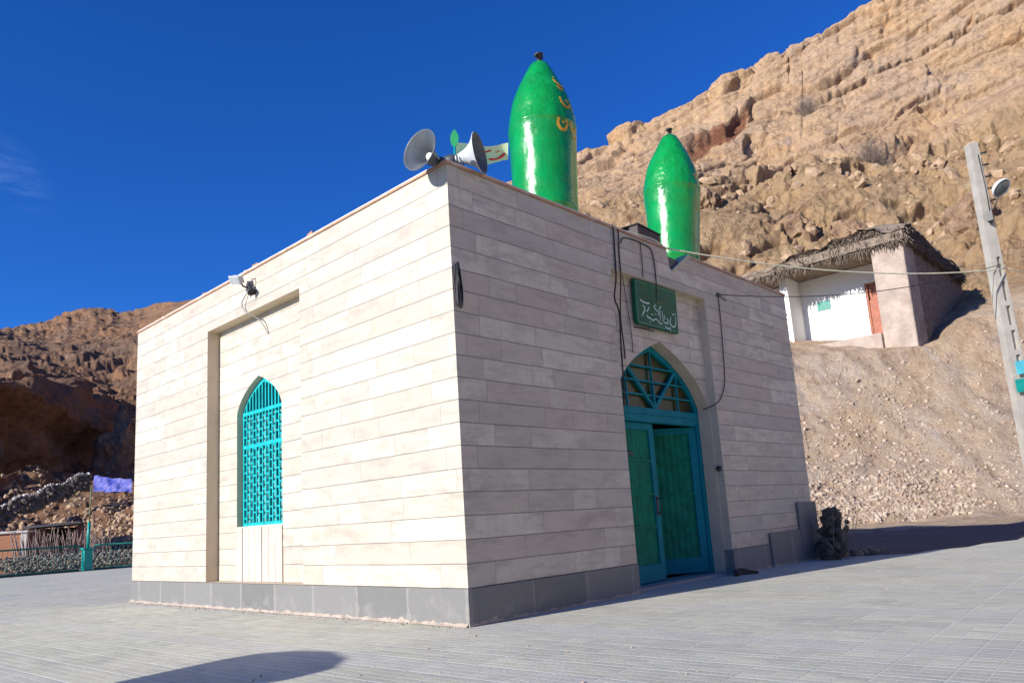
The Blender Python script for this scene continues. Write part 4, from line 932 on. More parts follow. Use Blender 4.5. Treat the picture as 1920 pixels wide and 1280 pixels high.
# flag on a short pole
fb = onp(857, 312, 2, 4.56); fpos = at(853, 312, 8.05)
t = thing('flag', tuple(fpos), 'pale green flag with red lettering blowing behind the horn loudspeakers', 'flag')
m = MB(); top = at(851, 247, 8.05)
m.tube([Vector((fpos[0], fpos[1], 4.24)), at(852, 275, 8.05)], .010, 8); o = m.build('pole', MT['postpaint'], t)
m = MB(); c0 = Vector(at(852, 260, 8.05)); rr = Vector(RT); uu = Vector(UP)
leafp = [(0, -.10), (.03, -.07), (.045, -.02), (.042, .03), (.02, .075), (0, .10), (-.02, .075), (-.042, .03), (-.045, -.02), (-.03, -.07)]
m.prism(leafp, [], lambda u, v, w: tuple(c0 + rr * u + uu * v + Vector(FW) * (w - .006)), .012); m.build('finial', mat('green leaf finial', (.02, .30, .10), .45), t)
fa = Vector(at(855, 271, 8.06)); fbv = Vector(at(855, 307, 8.06)); fdir = (Vector(at(953, 289, 8.45)) - Vector(at(855, 289, 8.06)))
def flagmap(u, v, w):
    p = fa + fdir * u + (fbv - fa) * (1 - v) * (1.0 + .12 * math.sin(u * 5))
    p += Vector((0, 0, .02 * math.sin(u * 7 + 1))) + Vector(FW) * (.035 * math.sin(u * 9 + v) * u - w)
    if u > .85: p += (Vector((0, 0, 0)))
    return p
m = MB(); nu, nv = 28, 8
m.add([flagmap(i / nu, j / nv, 0) for i in range(nu + 1) for j in range(nv + 1)], [(i * (nv + 1) + j, (i + 1) * (nv + 1) + j, (i + 1) * (nv + 1) + j + 1, i * (nv + 1) + j + 1) for i in range(nu) for j in range(nv)], smooth=True)
o = m.build('cloth', MT['flagcloth'], t)
for st, w in (([(.62, .32, .5), (.72, .20, 1.2), (.84, .22, 1.3), (.93, .42, .8)], .09), ([(.50, .75, .7), (.58, .70, 1.1), (.66, .78, .8)], .08), ([(.78, .62), (.80, .58)], .09), ([(.12, .3), (.2, .5), (.3, .35)], .05)):
    m = MB(); m.stroke(st, w, lambda u, v, h: flagmap(u, v, .004 + h), th=.002); m.build('painted_letter', MT['red'], t)

# floodlight on the left wall with cable
fp = Vector((0, 4.10, 4.32))
t = thing('floodlight', tuple(fp), 'small white floodlight fixed high on the sunlit wall above the window', 'lamp')
m = MB(); A = Matrix.Translation(fp + Vector((-.16, .02, .07))) @ Matrix.Rotation(R(-28), 4, 'Y') @ Matrix.Rotation(R(18), 4, 'X')
m.box((-.05, -.095, -.05), (.03, .095, .05), 0, A); m.box((-.062, -.11, -.06), (-.05, .11, .06), 0, A); o = m.build('housing', mat('grey white housing', (.5, .52, .52), .5), t, bevel=.004)
m = MB(); m.box((-.066, -.09, -.045), (-.0625, .09, .045), 0, A); m.build('glass', MT['bulb'], t)
m = MB(); m.tube([fp + Vector((0, -.02, -.04)), fp + Vector((-.10, -.02, -.03)), fp + Vector((-.14, .0, .04))], .012, 6); m.box((fp.x - .012, fp.y - .07, fp.z - .1), (fp.x - .001, fp.y + .02, fp.z + .0)); m.build('bracket', MT['iron'], t)
fq = Vector((0, 3.93, 4.22))
t = thing('spotlight', tuple(fq), 'small dark spotlight beside the white floodlight on the sunlit wall', 'lamp')
m = MB(); A = Matrix.Translation(fq + Vector((-.07, 0, 0))) @ Matrix.Rotation(R(150), 4, 'X')
m.lathe([(0, -.09), (.025, -.085), (.03, -.02), (.055, .05), (.06, .07), (.0, .06)], A, 20); m.build('shade', MT['iron'], t)
m = MB(); m.tube([fq + Vector((-.001, 0, .16)), fq + Vector((-.05, 0, .14)), fq + Vector((-.07, 0, -.12))], .007, 6); m.build('bracket', MT['iron'], t)
m = MB(); m.tube(smooth_pts([(-.02, 4.10, 4.24), (-.05, 4.22, 4.10), (-.03, 4.18, 3.98), (-.01, 4.10, 3.93), (.10, 4.00, 3.82), (LD - .012, 3.90, 3.62)]), .009, 6)
tag(m.build('cable', MT['cablegrey']), 'grey cable hanging from the white floodlight down into the wall recess', 'cable')

# sign over the door
sx0, sx1, sz0, sz1 = 3.28, 4.31, 3.345, 3.955; SY = .055
t = thing('shrine_sign', (3.8, SY, sz0), 'green metal sign with white calligraphy hung over the arched door', 'sign')
m = MB(); m.prism([(sx0 + .05, sz0), (sx1, sz0), (sx1, sz1), (sx0, sz1), (sx0, sz0 + .06), (sx0 + .015, sz0 + .018)], [], lambda u, v, w: (u, SY + w - (v - sz0) * .03, v), .045)
m.build('panel', [MT['signgreen']], t, bevel=.006)
m = MB()
m.prism([(sx0 + .045, sz0 + .02), (sx1 - .02, sz0 + .02), (sx1 - .02, sz1 - .02), (sx0 + .03, sz1 - .02), (sx0 + .03, sz0 + .06)], [[(sx0 + .058, sz0 + .03), (sx1 - .03, sz0 + .03), (sx1 - .03, sz1 - .03), (sx0 + .04, sz1 - .03), (sx0 + .04, sz0 + .066)]], lambda u, v, w: (u, SY - .0015 - w - (v - sz0) * .03, v), .002)
m.build('border_line', MT['darkgreen'], t)
# lettering traced in sign coordinates (0..1 across, 0..1 up)
def sg(u, v, w): return (sx0 + (sx1 - sx0) * u, SY - .001 - w - (v * (sz1 - sz0)) * .03, sz0 + (sz1 - sz0) * v)
def sgs(u, v, w):
    return sg(u / 1.03, v / .61, w)
calls = [([(.10, .56, .8), (.17, .52, 1.3), (.26, .515, 1.2), (.33, .535, .7)], .022),
         ([(.155, .44, .8), (.20, .40, 1.2), (.185, .32, 1.1), (.13, .20, .8)], .022),
         ([(.31, .45, .8), (.28, .38, 1.2), (.24, .32, .8)], .022), ([(.235, .24, 1), (.27, .20, 1.3), (.32, .19, 1)], .022),
         ([(.32, .19, .9), (.37, .16, 1.2), (.42, .19, .9), (.46, .21, .9), (.50, .17, 1.1)], .02),
         ([(.47, .54, .7), (.42, .47, 1.1), (.46, .43, 1.1), (.53, .36, .9), (.50, .30, .8)], .018),
         ([(.60, .54, .7), (.54, .46, 1.1), (.57, .40, .8)], .018), ([(.55, .44, .8), (.555, .30, 1), (.55, .18, .8)], .016),
         ([(.61, .42, .8), (.62, .30, 1), (.63, .20, .9), (.69, .17, 1.0), (.73, .22, .9)], .018), ([(.66, .36, .8), (.67, .24, .9)], .016),
         ([(.50, .17, 1), (.56, .12, 1.1), (.60, .16, .8)], .018), ([(.72, .31, .8), (.75, .22, 1.1), (.72, .14, .8)], .016),
         ([(.82, .34, .8), (.79, .22, 1.1), (.85, .13, 1.2), (.92, .17, 1.1), (.945, .32, .9), (.93, .40, .6)], .019),
         ([(.86, .41, .8), (.90, .43, 1), (.95, .45, .7)], .016), ([(.66, .10, 1), (.70, .07, 1.3), (.77, .065, 1.3), (.80, .10, .8)], .018),
         ([(.78, .025, 1), (.80, .02, 1)], .02), ([(.36, .30, 1), (.38, .28, 1)], .018), ([(.44, .33), (.455, .31)], .018), ([(.30, .11), (.315, .10)], .015)]
m = MB()
for st, w in calls: m.stroke([(p[0] * 1.03, (p[1] + .0) * .61, *(p[2:] if len(p) > 2 else ())) for p in st], w * .72, sgs, th=.002)
m.build('calligraphy', MT['signtext'], t)
m = MB()
for st in ([(.50, .95), (.49, .80), (.50, .66)], [(.30, .64), (.42, .66), (.52, .61), (.66, .62), (.78, .60)], [(.62, .70), (.72, .68), (.78, .72)]):
    m.stroke([(p[0] * 1.03, p[1] * .61) for p in st], .014, sgs, th=.0015)
m.build('faded_lettering', mat('faded brown lettering', (0.10, 0.12, 0.03), .6), t)
m = MB(); m.box((3.40, .02, 3.27), (3.62, .028, 3.29)); m.tube([(3.28, .10, 3.31), (3.50, .05, 3.30), (3.60, .08, 3.33)], .011, 6); m.build('hanger', MT['iron'], t)

# cables on the shaded wall
def cable(pts, r, mt, lab, smooth=True):
    m = MB(); m.tube(smooth_pts(pts, 6) if smooth else pts, r, 6); return tag(m.build('cable', mt), lab, 'cable')
cable([(2.82, .05, H + .05), (2.82, -.02, H), (2.82, -.015, 4.2), (2.80, -.012, 3.85), (2.775, .02, 3.6), (2.79, -.01, 3.45), (2.80, -.012, 3.3), (2.77, -.012, 2.9), (2.76, -.012, 2.5), (2.745, -.012, 2.3)], .011, MT['cable'], 'thick black cable running down the shaded wall left of the door arch')
cable([(2.95, .05, H + .05), (2.93, -.02, H - .01), (2.92, -.012, 4.2), (2.91, -.012, 3.9), (2.93, .06, 3.4), (2.99, .09, 3.0), (3.0, .10, 2.85)], .009, MT['cable'], 'black cable dropping into the recess just left of the green sign')
cable([(3.10, .09, 3.95), (3.16, .10, 3.6), (3.20, .10, 3.2), (3.19, .10, 2.95)], .005, MT['cable'], 'thin black wire against the recess between the thick cable and the sign')
cable([(2.98, -.012, 4.35), (3.05, -.012, 4.44), (3.3, -.012, 4.47), (3.6, -.015, 4.45), (3.70, -.015, 4.40), (3.74, -.015, 4.2), (3.72, -.02, 3.9), (3.73, .01, 3.7)], .008, MT['cable'], 'black cable looping from the parapet down over the green sign')
cable([(3.44, -.012, 4.46), (3.44, -.012, 4.2), (3.43, -.012, 3.98)], .006, MT['cable'], 'short thin wire hanging above the green sign from the parapet')
cable([(5.46, -.014, 4.10), (5.46, -.014, 3.8), (5.42, -.014, 3.2), (5.36, -.014, 2.75), (5.22, -.014, 2.52), (5.06, .0, 2.40), (4.98, .18, 2.33)], .007, MT['cable'], 'black cable curving from the small junction box down to the door arch')
t = thing('junction_box', (5.46, 0, 4.10), 'small dark junction box on the shaded wall right of the recess', 'electrical box')
m = MB(); m.box((5.43, -.03, 4.07), (5.50, -.001, 4.13)); m.build('cover', MT['hornd'], t, bevel=.004); m = MB(); m.tube([(5.5, -.02, 4.1), (5.6, -.02, 4.06), (5.72, -.01, 4.05)], .006, 6); m.build('conduit', MT['iron'], t)
m = MB()
for k in range(4):
    m.tube([(.035 + .008 * k + .03 * math.cos(w) + .01 * math.sin(w * 2 + k), -.02 - .006 * k, 3.24 + (.20 + .012 * k) * math.sin(w)) for w in [i * math.pi / 12 for i in range(25)]], .007, 6)
tag(m.build('cable_coil', MT['cable']), 'coil of black cable hanging on the shaded wall at the near corner', 'cable')
m = MB(); m.lathe([(0, .0), (.035, .0), (.04, .02), (.03, .045), (0, .05)], Matrix.Translation((5.045, .06, 1.47)) @ Matrix.Rotation(R(-90), 4, 'Y'), 16)
m.box((5.047, .03, 1.44), (5.0495, .09, 1.50)); tag(m.build('bell_push', MT['iron']), 'small round black bell push on the stone beside the door', 'bell push')

# roof bits
m = MB(); A = Matrix.Translation((3.77, .16, H + .045)) @ Matrix.Rotation(R(4), 4, 'Z')
t = thing('roof_box', (3.77, .16, H + .045), 'dark low box lying on the parapet in front of the farther turret', 'box')
m.box((-.33, -.13, 0), (.30, .12, .17), 0, A); m.build('body', mat('dark box', (0.03, 0.022, 0.02), .6, var=.4, bump=.004), t, bevel=.012)
m = MB(); m.box((-.35, -.145, .172), (.31, .135, .19), 0, A); m.build('lid', mat('dark lid', (0.03, 0.024, 0.022), .6), t, bevel=.008)
q = random.Random(11)
spots_ = [(1.2, .03, 'pale'), (2.05, .03, 'or'), (2.62, .055, 'or'), (3.1, .03, 'or'), (4.02, .05, 'or'), (4.3, .035, 'pale'), (5.6, .04, 'or'), (6.3, .03, 'or'), (7.1, .045, 'or'), (.62, .03, 'or')]
words = ['tiny pale', 'small', 'largest orange', 'small chipped', 'orange', 'small pale', 'low orange', 'small orange', 'far orange', 'small orange']
where = ['near the loudspeakers', 'a little left of the loudspeakers', 'midway along the sunlit roof edge', 'just left of the largest one on the roof edge', 'on the roof edge right above the floodlight', 'beside the floodlight', 'on the roof edge left of the floodlight', 'on the far half of the roof edge', 'near the far end of the roof edge', 'right under the left loudspeaker']
for (y, r, kk), a, b_ in zip(spots_, words, where):
    m = MB(); A = Matrix.Translation((.07, y, H + .045)) @ Matrix.Rotation(q.uniform(0, 3), 4, 'Z') @ Matrix.Rotation(q.uniform(-.2, .2), 4, 'X')
    m.box((-r * 1.2, -r * .7, -.005), (r * 1.2, r * .7, r * 1.1), 0, A); m.box((-r * .6, -r * .5, r * 1.0), (r * .5, r * .4, r * 1.5), 0, A)
    tag(m.build('brick_piece', MT['brickor'] if kk == 'or' else MT['palerock'], bevel=.006), '%s broken brick %s' % (a, b_), 'brick', 'broken bricks along the roof edge')

# rain pipe at the far corner
t = thing('rain_pipe', (WX + .08, .1, 0), 'dark rain pipe running down behind the far right corner of the shrine', 'pipe')
m = MB(); m.tube([(WX + .10, .12, 4.35), (WX + .10, .12, 3.35)], .045, 12); m.build('pipe', MT['iron'], t)
for z in (4.2, 3.5): m = MB(); m.box((WX + .02, .05, z), (WX + .16, .19, z + .03)); m.build('clamp', MT['iron'], t)

# dark shrub and things at the right end of the wall
def bush(loc, r, h, n, mt, name, lab, cat, seed, ln=.05, flat=1.0):
    q = random.Random(seed); t = thing(name, loc, lab, cat); m = MB(); lf = MB(); L0 = Vector(loc)
    for k in range(n):
        a = q.uniform(0, 2 * math.pi); el = q.uniform(.25, 1.5); d = Vector((math.cos(a) * math.cos(el), math.sin(a) * math.cos(el) * flat, math.sin(el)))
        L_ = q.uniform(.6, 1.0); p = [L0 + Vector((q.uniform(-.15, .15) * r, q.uniform(-.15, .15) * r, -.03))]
        for s_ in range(4):
            st = Vector((d.x * r, d.y * r, d.z * h)) * L_ / 4; p.append(p[-1] + st + Vector((q.uniform(-1, 1), q.uniform(-1, 1), q.uniform(-.5, .7))) * r * .07)
        rr = r * (.018 if ln else .009); m.tube(p, [rr * (1 - .18 * i) for i in range(5)], 4, cap=False)
        for s_ in range(5):
            b0 = p[q.randint(1, 4)]; e = b0 + Vector((q.uniform(-1, 1), q.uniform(-1, 1), q.uniform(-.3, 1))) * r * .3
            m.tube([b0, (b0 + e) / 2 + Vector((q.uniform(-1, 1), q.uniform(-1, 1), q.uniform(-1, 1))) * r * .03, e], [rr * .45, rr * .35, rr * .2], 3, cap=False)
            if ln:
                for _ in range(3):
                    c = b0.lerp(e, q.random()); u = Vector((q.uniform(-1, 1), q.uniform(-1, 1), q.uniform(-1, 1))).normalized(); v = u.orthogonal().normalized()
                    lf.add([c - u * ln, c + v * ln * .5, c + u * ln, c - v * ln * .5], [(0, 1, 2, 3)])
    m.build('stems', MT['twig'], t)
    if ln: lf.build('foliage', mt, t)
    return t
t = thing('stone_pile', (7.8, -.36, 0), 'heap of rough dark stones and dry stalks at the right end of the shaded wall', 'stones')
mp_ = MB(); q = random.Random(44)
for k in range(150):
    h_ = q.random(); stone(mp_, (7.8 + q.gauss(0, .15 * (1.1 - h_ * .7)), -.36 + q.gauss(0, .10 * (1.1 - h_ * .6)), .03 + h_ * .70), q.uniform(.045, .12), q)
mp_.build('stones', mat('dark heap stones', (.10, .085, .065), .95, var=.35, scale=3, dirt=(.2, .09, .05), dirtamt=.5), t)
mp_ = MB()
for k in range(40):
    a = q.uniform(0, 6.28); p = Vector((7.8 + q.gauss(0, .12), -.38 + q.gauss(0, .1), .1)); e = p + Vector((math.cos(a) * .22, math.sin(a) * .2, q.uniform(.3, .75))); mp_.tube([p, (p + e) / 2 + Vector((.03, 0, .05)), e], [.006, .005, .002], 4, cap=False)
mp_.build('stalks', MT['twig'], t)
m = MB(); q = random.Random(9)
t = thing('shoe_pile', (5.02, -.13, 0), 'small dark pair of shoes left on the ground beside the door jamb', 'shoes')
def shoe(x, y, a, mt):
    A = Matrix.Translation((x, y, 0.0)) @ Matrix.Rotation(a, 4, 'Z'); m = MB()
    prof = [(-.13, .0), (-.14, .05), (-.12, .09), (-.06, .085), (.0, .06), (.07, .05), (.13, .035), (.145, .015), (.14, 0)]
    m.prism(prof, [], lambda u, v, w: tuple(A @ Vector((u, (w - .5) * (.09 - abs(u) * .12), v))), 1)
    o = m.build('shoe', mt, t, bevel=.012)
shoe(4.93, -.10, R(20), mat('brown shoe leather', (.05, .03, .02), .5)); shoe(5.12, -.16, R(-35), mat('dark shoe leather', (.03, .02, .018), .5))
# leaning slabs and rubble in the shade beyond the door
m = MB(); q = random.Random(21)
for k in range(46): stone(m, (q.uniform(8.1, 9.4), q.uniform(-.55, .15), .02), q.uniform(.03, .10), q)
tag(m.build('rubble', MT['rock']), 'dark stones lying in the shade at the right end of the shrine', 'rubble', kind='stuff')

gm = MB(); q = random.Random(55)
for k in range(420):
    if q.random() < .5: x, y = -.03 - abs(q.gauss(0, .12)), q.uniform(0, WY)
    else: x, y = q.uniform(-3.5, 12), q.uniform(-4.6, -.1)
    if q.random() < .25 or x < .2: stone(gm, (x, y, .003), q.uniform(.004, .013), q)
tag(gm.build('grit', MT['rubble']), 'bits of grit and tiny stones lying on the paving round the shrine', 'grit', kind='stuff')

# ---------------------------------------------------------------- concrete light pole
pt, pb = Vector(at(1820, 270, 14)), Vector(at(1918, 762, 14)); pd = (pb - pt).normalized()
pg = pt + pd * ((pt.z + .2) / -pd.z)
t = thing('light_pole', tuple(pg), 'tall pale concrete lamp pole with ladder-like recesses by the rocky bank', 'pole')
axz = -pd; xx = Vector(RT) - axz * Vector(RT).dot(axz); xx.normalize(); yy = axz.cross(xx); Lp = (pt - pg).length
def pf(u, v, w): return tuple(pg + xx * u + axz * v + yy * w)
def hwid(v): return .185 - .105 * v / Lp
m = MB(); holes = []
nh = 12; v = 1.0
zt = Lp * .71
while v < zt:
    hw = hwid(v); holes.append([(-.0 * hw, v), (hw * .62, v), (hw * .62 * .98, v + .36), (0, v + .36)]); v += .46
th = .17
outer = [(-hwid(0), 0), (hwid(0), 0), (hwid(Lp), Lp - .02), (hwid(Lp) * .6, Lp), (-hwid(Lp) * .6, Lp), (-hwid(Lp), Lp - .02)]
m.prism(outer, holes, lambda u, v, w: pf(u, v, w - th / 2), th)
m.prism([(-hwid(0) * .9, 0), (hwid(0) * .9, 0), (hwid(Lp) * .9, Lp - .05), (-hwid(Lp) * .9, Lp - .05)], [], lambda u, v, w: pf(u, v, w - .03), .06)
m.build('shaft', MT['concrete'], t, bevel=.006)
m = MB(); lp = Vector(at(1876, 352, 13.7)); pa = Vector(at(1856, 405, 13.85))
m.tube([pa, Vector(at(1866, 385, 13.8)), lp + Vector((0, 0, -.05))], .014, 6); m.box(tuple(pa - Vector((.05, .05, .1))), tuple(pa + Vector((.05, .05, .08)))); m.build('lamp_arm', MT['iron'], t)
A = Matrix.Translation(lp) @ (Vector((-.25, -.55, -.6)).to_track_quat('Z', 'Y').to_matrix().to_4x4())
m = MB(); m.lathe([(0, -.10), (.08, -.095), (.14, -.05), (.175, .0), (.18, .03), (.165, .035), (.16, .01), (.12, -.03), (.0, -.05)], A, 28); lh = m.build('lamp_head', MT['white'], t)
m = MB(); m.lathe([(0, .055), (.08, .05), (.14, .035), (.158, .02), (0, .01)], A, 24); m.build('lamp_glass', mat('grey lamp glass', (.12, .14, .14), .2), t)
for (y0, lab) in ((688, 'upper'), (722, 'lower')):
    c = Vector(at(1914, y0, 13.86)); m = MB()
    m.prism([(-.09, -.12), (.14, -.12), (.14, .12), (-.09, .12)], [], lambda u, v, w: tuple(c + xx * u + axz * v - yy * w * (1 if yy.dot(Vector(FW)) > 0 else -1)), .02)
    m.build('plate', MT['postpaint'] if y0 > 700 else mat('light blue plate', (.08, .45, .55), .4), t)
m = MB()
for i in range(5):
    c = Vector(at(1836 + i * 4.5, 288 + i * 22, 13.9)) + xx * .03; m.tube([c, c + xx * .10], .018, 6)
m.tube([Vector(at(1834, 290, 13.85)), Vector(at(1850, 360, 13.85)), Vector(at(1860, 420, 13.85))], .010, 6)
m.build('insulator', MT['iron'], t)

# overhead wires
def wire(a, b_, s, r, mt, lab):
    m = MB(); m.tube(sag(a, b_, s, 30), r, 5); return tag(m.build('overhead_wire', mt), lab, 'wire')
w0 = (4.15, .05, H + .05); polew = at(1889, 503, 13.9)
wire(w0, polew, .22, .012, MT['cablepale'], 'pale cable strung from the broken parapet across the house to the pole')
wire((5.47, -.03, 4.10), at(1885, 492, 14), .25, .007, MT['cable'], 'thin dark wire strung from the junction box to the pole')
wire(polew, at(2100, 505, 20), .25, .012, MT['cablepale'], 'pale cable leaving the pole toward the right edge of the photo')
cable([(3.2, .03, H + .06), (3.7, -.01, H + .07), (4.0, .0, H + .055), w0], .010, MT['cablepale'], 'pale cable lying along the parapet in front of the farther turret')

# ---------------------------------------------------------------- house on the bank
hx, hy = 34.33, 4.64
t = thing('stone_house', (hx, hy, 8.2), 'old house with white porch wall, brushwood roof and mud pier on the rocky bank', 'house')
def hp(px, py, X): return onp(px, py, 0, X)
zt_ = 13.55; zb = 8.86; xb = 37.0; yL = 12.55; XE = 45.3; PW = 6.15
m = MB(); m.box((hx, hy, 5.6), (hx + 1.8, PW, 13.18)); m.build('pier', MT['mud'], t, bevel=.08)
m = MB()   # porch back wall with door hole
dA, dB = hp(1632, 612, xb), hp(1656, 607, xb); y1, y0 = float(dA[1]), float(dB[1]); zd = float(hp(1640, 527, xb)[2])
m.prism([(hy + .2, zb), (yL, zb), (yL, zt_ - .1), (hy + .2, zt_ - .1)], [[(y0, zb + .02), (y1, zb + .02), (y1, zd), (y0, zd)]], lambda u, v, w: (xb + w, u, v), .35)
m.build('porch_wall', MT['plaster'], t)
m = MB(); m.box((xb + .12, y0 + .02, zb + .05), (xb + .16, y1 - .02, zd - .95)); m.box((xb + .05, y0, zb + .02), (xb + .12, y0 + .1, zd)); m.box((xb + .05, y1 - .1, zb + .02), (xb + .12, y1, zd)); m.box((xb + .25, y0, zb + .02), (xb + .3, y1, zd)); m.build('door', MT['wood'], t)
pc = hp(1545, 573, xb); m = MB(); m.box((xb - .05, pc[1] - .36, pc[2] - .25), (xb - .001, pc[1] + .36, pc[2] + .25)); m.box((xb - .058, pc[1] - .22, pc[2] - .12), (xb - .051, pc[1] + .22, pc[2] + .12)); m.build('window', mat('green window board', (.02, .22, .17), .5), t)
m = MB(); yw = float(hp(1508, 600, xb)[1]); m.box((hx + .9, yw, zb - .5), (xb, yw + .45, zt_ - .1)); m.build('wall', MT['plaster'], t)
m = MB(); m.box((hx - .2, PW, zb - 3.2), (xb + .3, yL, zb)); m.build('terrace', MT['mud'], t, bevel=.06)
m = MB(); q = random.Random(2)
m.prism([(hx + 1.8, 5.6), (46.4, 9.4), (46.6, 11.5), (45.2, 13.3), (43.1, 13.8), (hx + 1.8, 13.24)], [], lambda u, v, w: (u, hy + .06 + w, v), .6)
m.box((hx + 3.1, hy + .7, 7.5), (45, yL, 13.2)); m.build('side_wall', MT['mudd'], t)
# brushwood roof: earth slab with a ragged fringe of sticks
m = MB(); m.box((hx - .3, hy - .15, 13.2), (XE, yL + .4, 13.62), 0)
N_ = 26
vs = []; fs = []
def rz(x, y): return 13.66 + .32 * math.sin((y - hy) * .42) + .34 * float(vnoise(np.array([x * .8, y * .8, 0.]), 3)) + .14 * float(vnoise(np.array([x * 2.3, y * 2.3, 0.]), 4)) + (.45 if y < 6.5 else 0) * max(0, 1 - abs(x - 36) / 3.2)
for i in range(N_ + 1):
    for j in range(N_ + 1):
        x = hx - .35 + (XE + .2 - hx + .3) * i / N_; y = hy - .25 + (yL + .6 - hy + .2) * j / N_; vs.append((x, y, rz(x, y)))
for i in range(N_):
    for j in range(N_): fs.append((i * (N_ + 1) + j, (i + 1) * (N_ + 1) + j, (i + 1) * (N_ + 1) + j + 1, i * (N_ + 1) + j + 1))
m.add(vs, fs, 0)
for k in range(3400):
    if q.random() < .62: y = q.uniform(hy - .25, yL + .6); x = hx - .1 + q.uniform(-.1, .25); d = Vector((-q.uniform(.1, .8), q.uniform(-.6, .6), -q.uniform(-.35, 1.3)))
    else: x = q.uniform(hx, XE); y = hy - .05 + q.uniform(-.15, .2); d = Vector((q.uniform(-.5, .5), -q.uniform(.1, .7), -q.uniform(-.4, 1.1)))
    z = q.uniform(13.15, rz(x, y)); L_ = q.uniform(.15, .5) * (1 + .5 * math.sin(y * 3.1) * math.sin(y * 1.3)); p = Vector((x, y, z)); m.tube([p, p + d.normalized() * L_ * .6, p + d.normalized() * L_ + Vector((0, 0, -.1))], [.028, .022, .01], 3, cap=False)
m.build('roof', MT['brush'], t)

# ---------------------------------------------------------------- things on the left: fence, posts, sheds, tarp
FY = 27.9
fence = thing('railing', (-6, FY, 0), 'low green railing closing off the far side of the paved square', 'fence')
pts = [(-14, FY + .6), (-6, FY + .3), (2.77, FY + .1), (5.25, FY)]
m = MB()
for (a, b_) in (((-14., FY + .5), (5.2, FY)), ((5.75, FY), (13, FY + .3))):
    for z in (.06, .98): m = MB(); m.tube([(a[0], a[1], z), (b_[0], b_[1], z)], .035, 8); m.build('rail', MT['fence'], fence)
for (a, b_) in (((-14., FY + .5), (5.2, FY)), ((5.75, FY), (13, FY + .3))):
    n = int((b_[0] - a[0]) / .16); m = MB()
    for k in range(n + 1):
        p = Vector((a[0], a[1], .06)).lerp(Vector((b_[0], b_[1], .06)), k / n); m.tube([p, p + Vector((0, 0, .92))], .008, 4)
    m.build('bars', MT['fence'], fence)
t = thing('lamp_post', (5.47, FY - .1, 0), 'teal steel post with a thin pole rising above the green railing', 'post')
m = MB(); m.box((5.30, FY - .27, 0), (5.62, FY + .05, .82)); m.box((5.24, FY - .33, .821), (5.68, FY + .11, .90)); m.build('base', MT['postpaint'], t, bevel=.02)
m = MB(); m.tube([(5.48, FY - .1, .9), (5.5, FY - .1, 1.9)], .06, 10); m.build('pole', MT['postpaint'], t)
m = MB(); m.tube([(5.5, FY - .1, 1.9), (5.53, FY - .1, 3.3)], .03, 8); m.build('thin_pole', mat('olive pole', (.17, .17, .08), .6), t)

# brick hut at the left edge
bc = at(46, 1045, 34.5); bx, by = float(bc[0]), float(bc[1])
t = thing('brick_hut', (bx, by, 0), 'small ochre brick hut at the left edge behind the railing', 'hut')
A = Matrix.Translation((bx, by, 0)) @ Matrix.Rotation(R(-32), 4, 'Z')
m = MB(); m.box((-4.5, 0, -.3), (0, 3, 1.75), 0, A); m.build('wall', MT['brickwork'], t)
m = MB(); m.box((-4.6, -.1, 1.751), (.1, 3.1, 1.85), 0, A); m.box((-.22, -.04, -.3), (.03, .25, 1.74), 0, A @ Matrix.Translation((.03, -.012, 0))); m.build('roof', MT['palerock'], t)
bk = MB(); q = random.Random(77)
for k in range(3800):
    x = q.uniform(-3, 10); d_ = q.random(); stone(bk, (x, FY + .35 + d_ * 1.6, .05 + d_ * .55 + q.uniform(0, .15)), q.uniform(.015, .08), q)
tag(bk.build('rubble', mat('pale bank stones', (.23, .215, .17), .95, var=.12, scale=1.5)), 'pale grey stones banked up right behind the green railing', 'rubble', kind='stuff')
# woodshed
sc_ = at(52, 1040, 35.5); ex = Vector((.93, -.37, 0)).normalized(); ey = Vector((.37, .93, 0))
A = Matrix(((ex.x, ey.x, 0, sc_[0]), (ex.y, ey.y, 0, sc_[1]), (0, 0, 1, 0), (0, 0, 0, 1)))
t = thing('woodshed', (float(sc_[0]), float(sc_[1]), 0), 'open woodshed with a flat dark roof beside the brick hut', 'shed')
m = MB(); m.box((-.1, -.35, 1.95), (2.25, 2.4, 2.06), 0, A @ Matrix.Rotation(R(-3), 4, 'Y')); m.build('roof', mat('grey sheet roof', (.14, .13, .125), .8), t)
for xx_ in (.0, 1.95):
    m = MB(); m.box((xx_, 0, -.3), (xx_ + .22, .2, 1.97), 0, A); m.build('post', mat('red brown post', (.20, .07, .045), .8), t)
m = MB(); m.box((0, 2.0, -.3), (2.15, 2.2, 1.94), 0, A); m.box((-.01, .21, -.3), (.1, 2.0, 1.94), 0, A); m.box((2.05, .21, -.3), (2.15, 2.0, 1.94), 0, A); m.build('wall', mat('dark shed wall', (.05, .035, .03), .9), t)
m = MB(); q = random.Random(31)
for k in range(150):
    u = q.uniform(-.2, 3.4); p = A @ Vector((u, q.uniform(-2.2, -.5), 0)); e = p + Vector(A.to_3x3() @ Vector((q.uniform(-.55, .25), q.uniform(-.1, .5), q.uniform(1.2, 1.95 - .12 * max(0, u - 1.5)))))
    m.tube([p, (p + e) / 2 + Vector((q.uniform(-.06, .06), 0, 0)), e], [.03, .025, .012], 4, cap=False)
tag(m.build('brushwood_pile', mat('pinkish grey sticks', (.34, .25, .21), .9, var=.3)), 'pale brushwood sticks leaning against the open woodshed', 'firewood', kind='stuff')
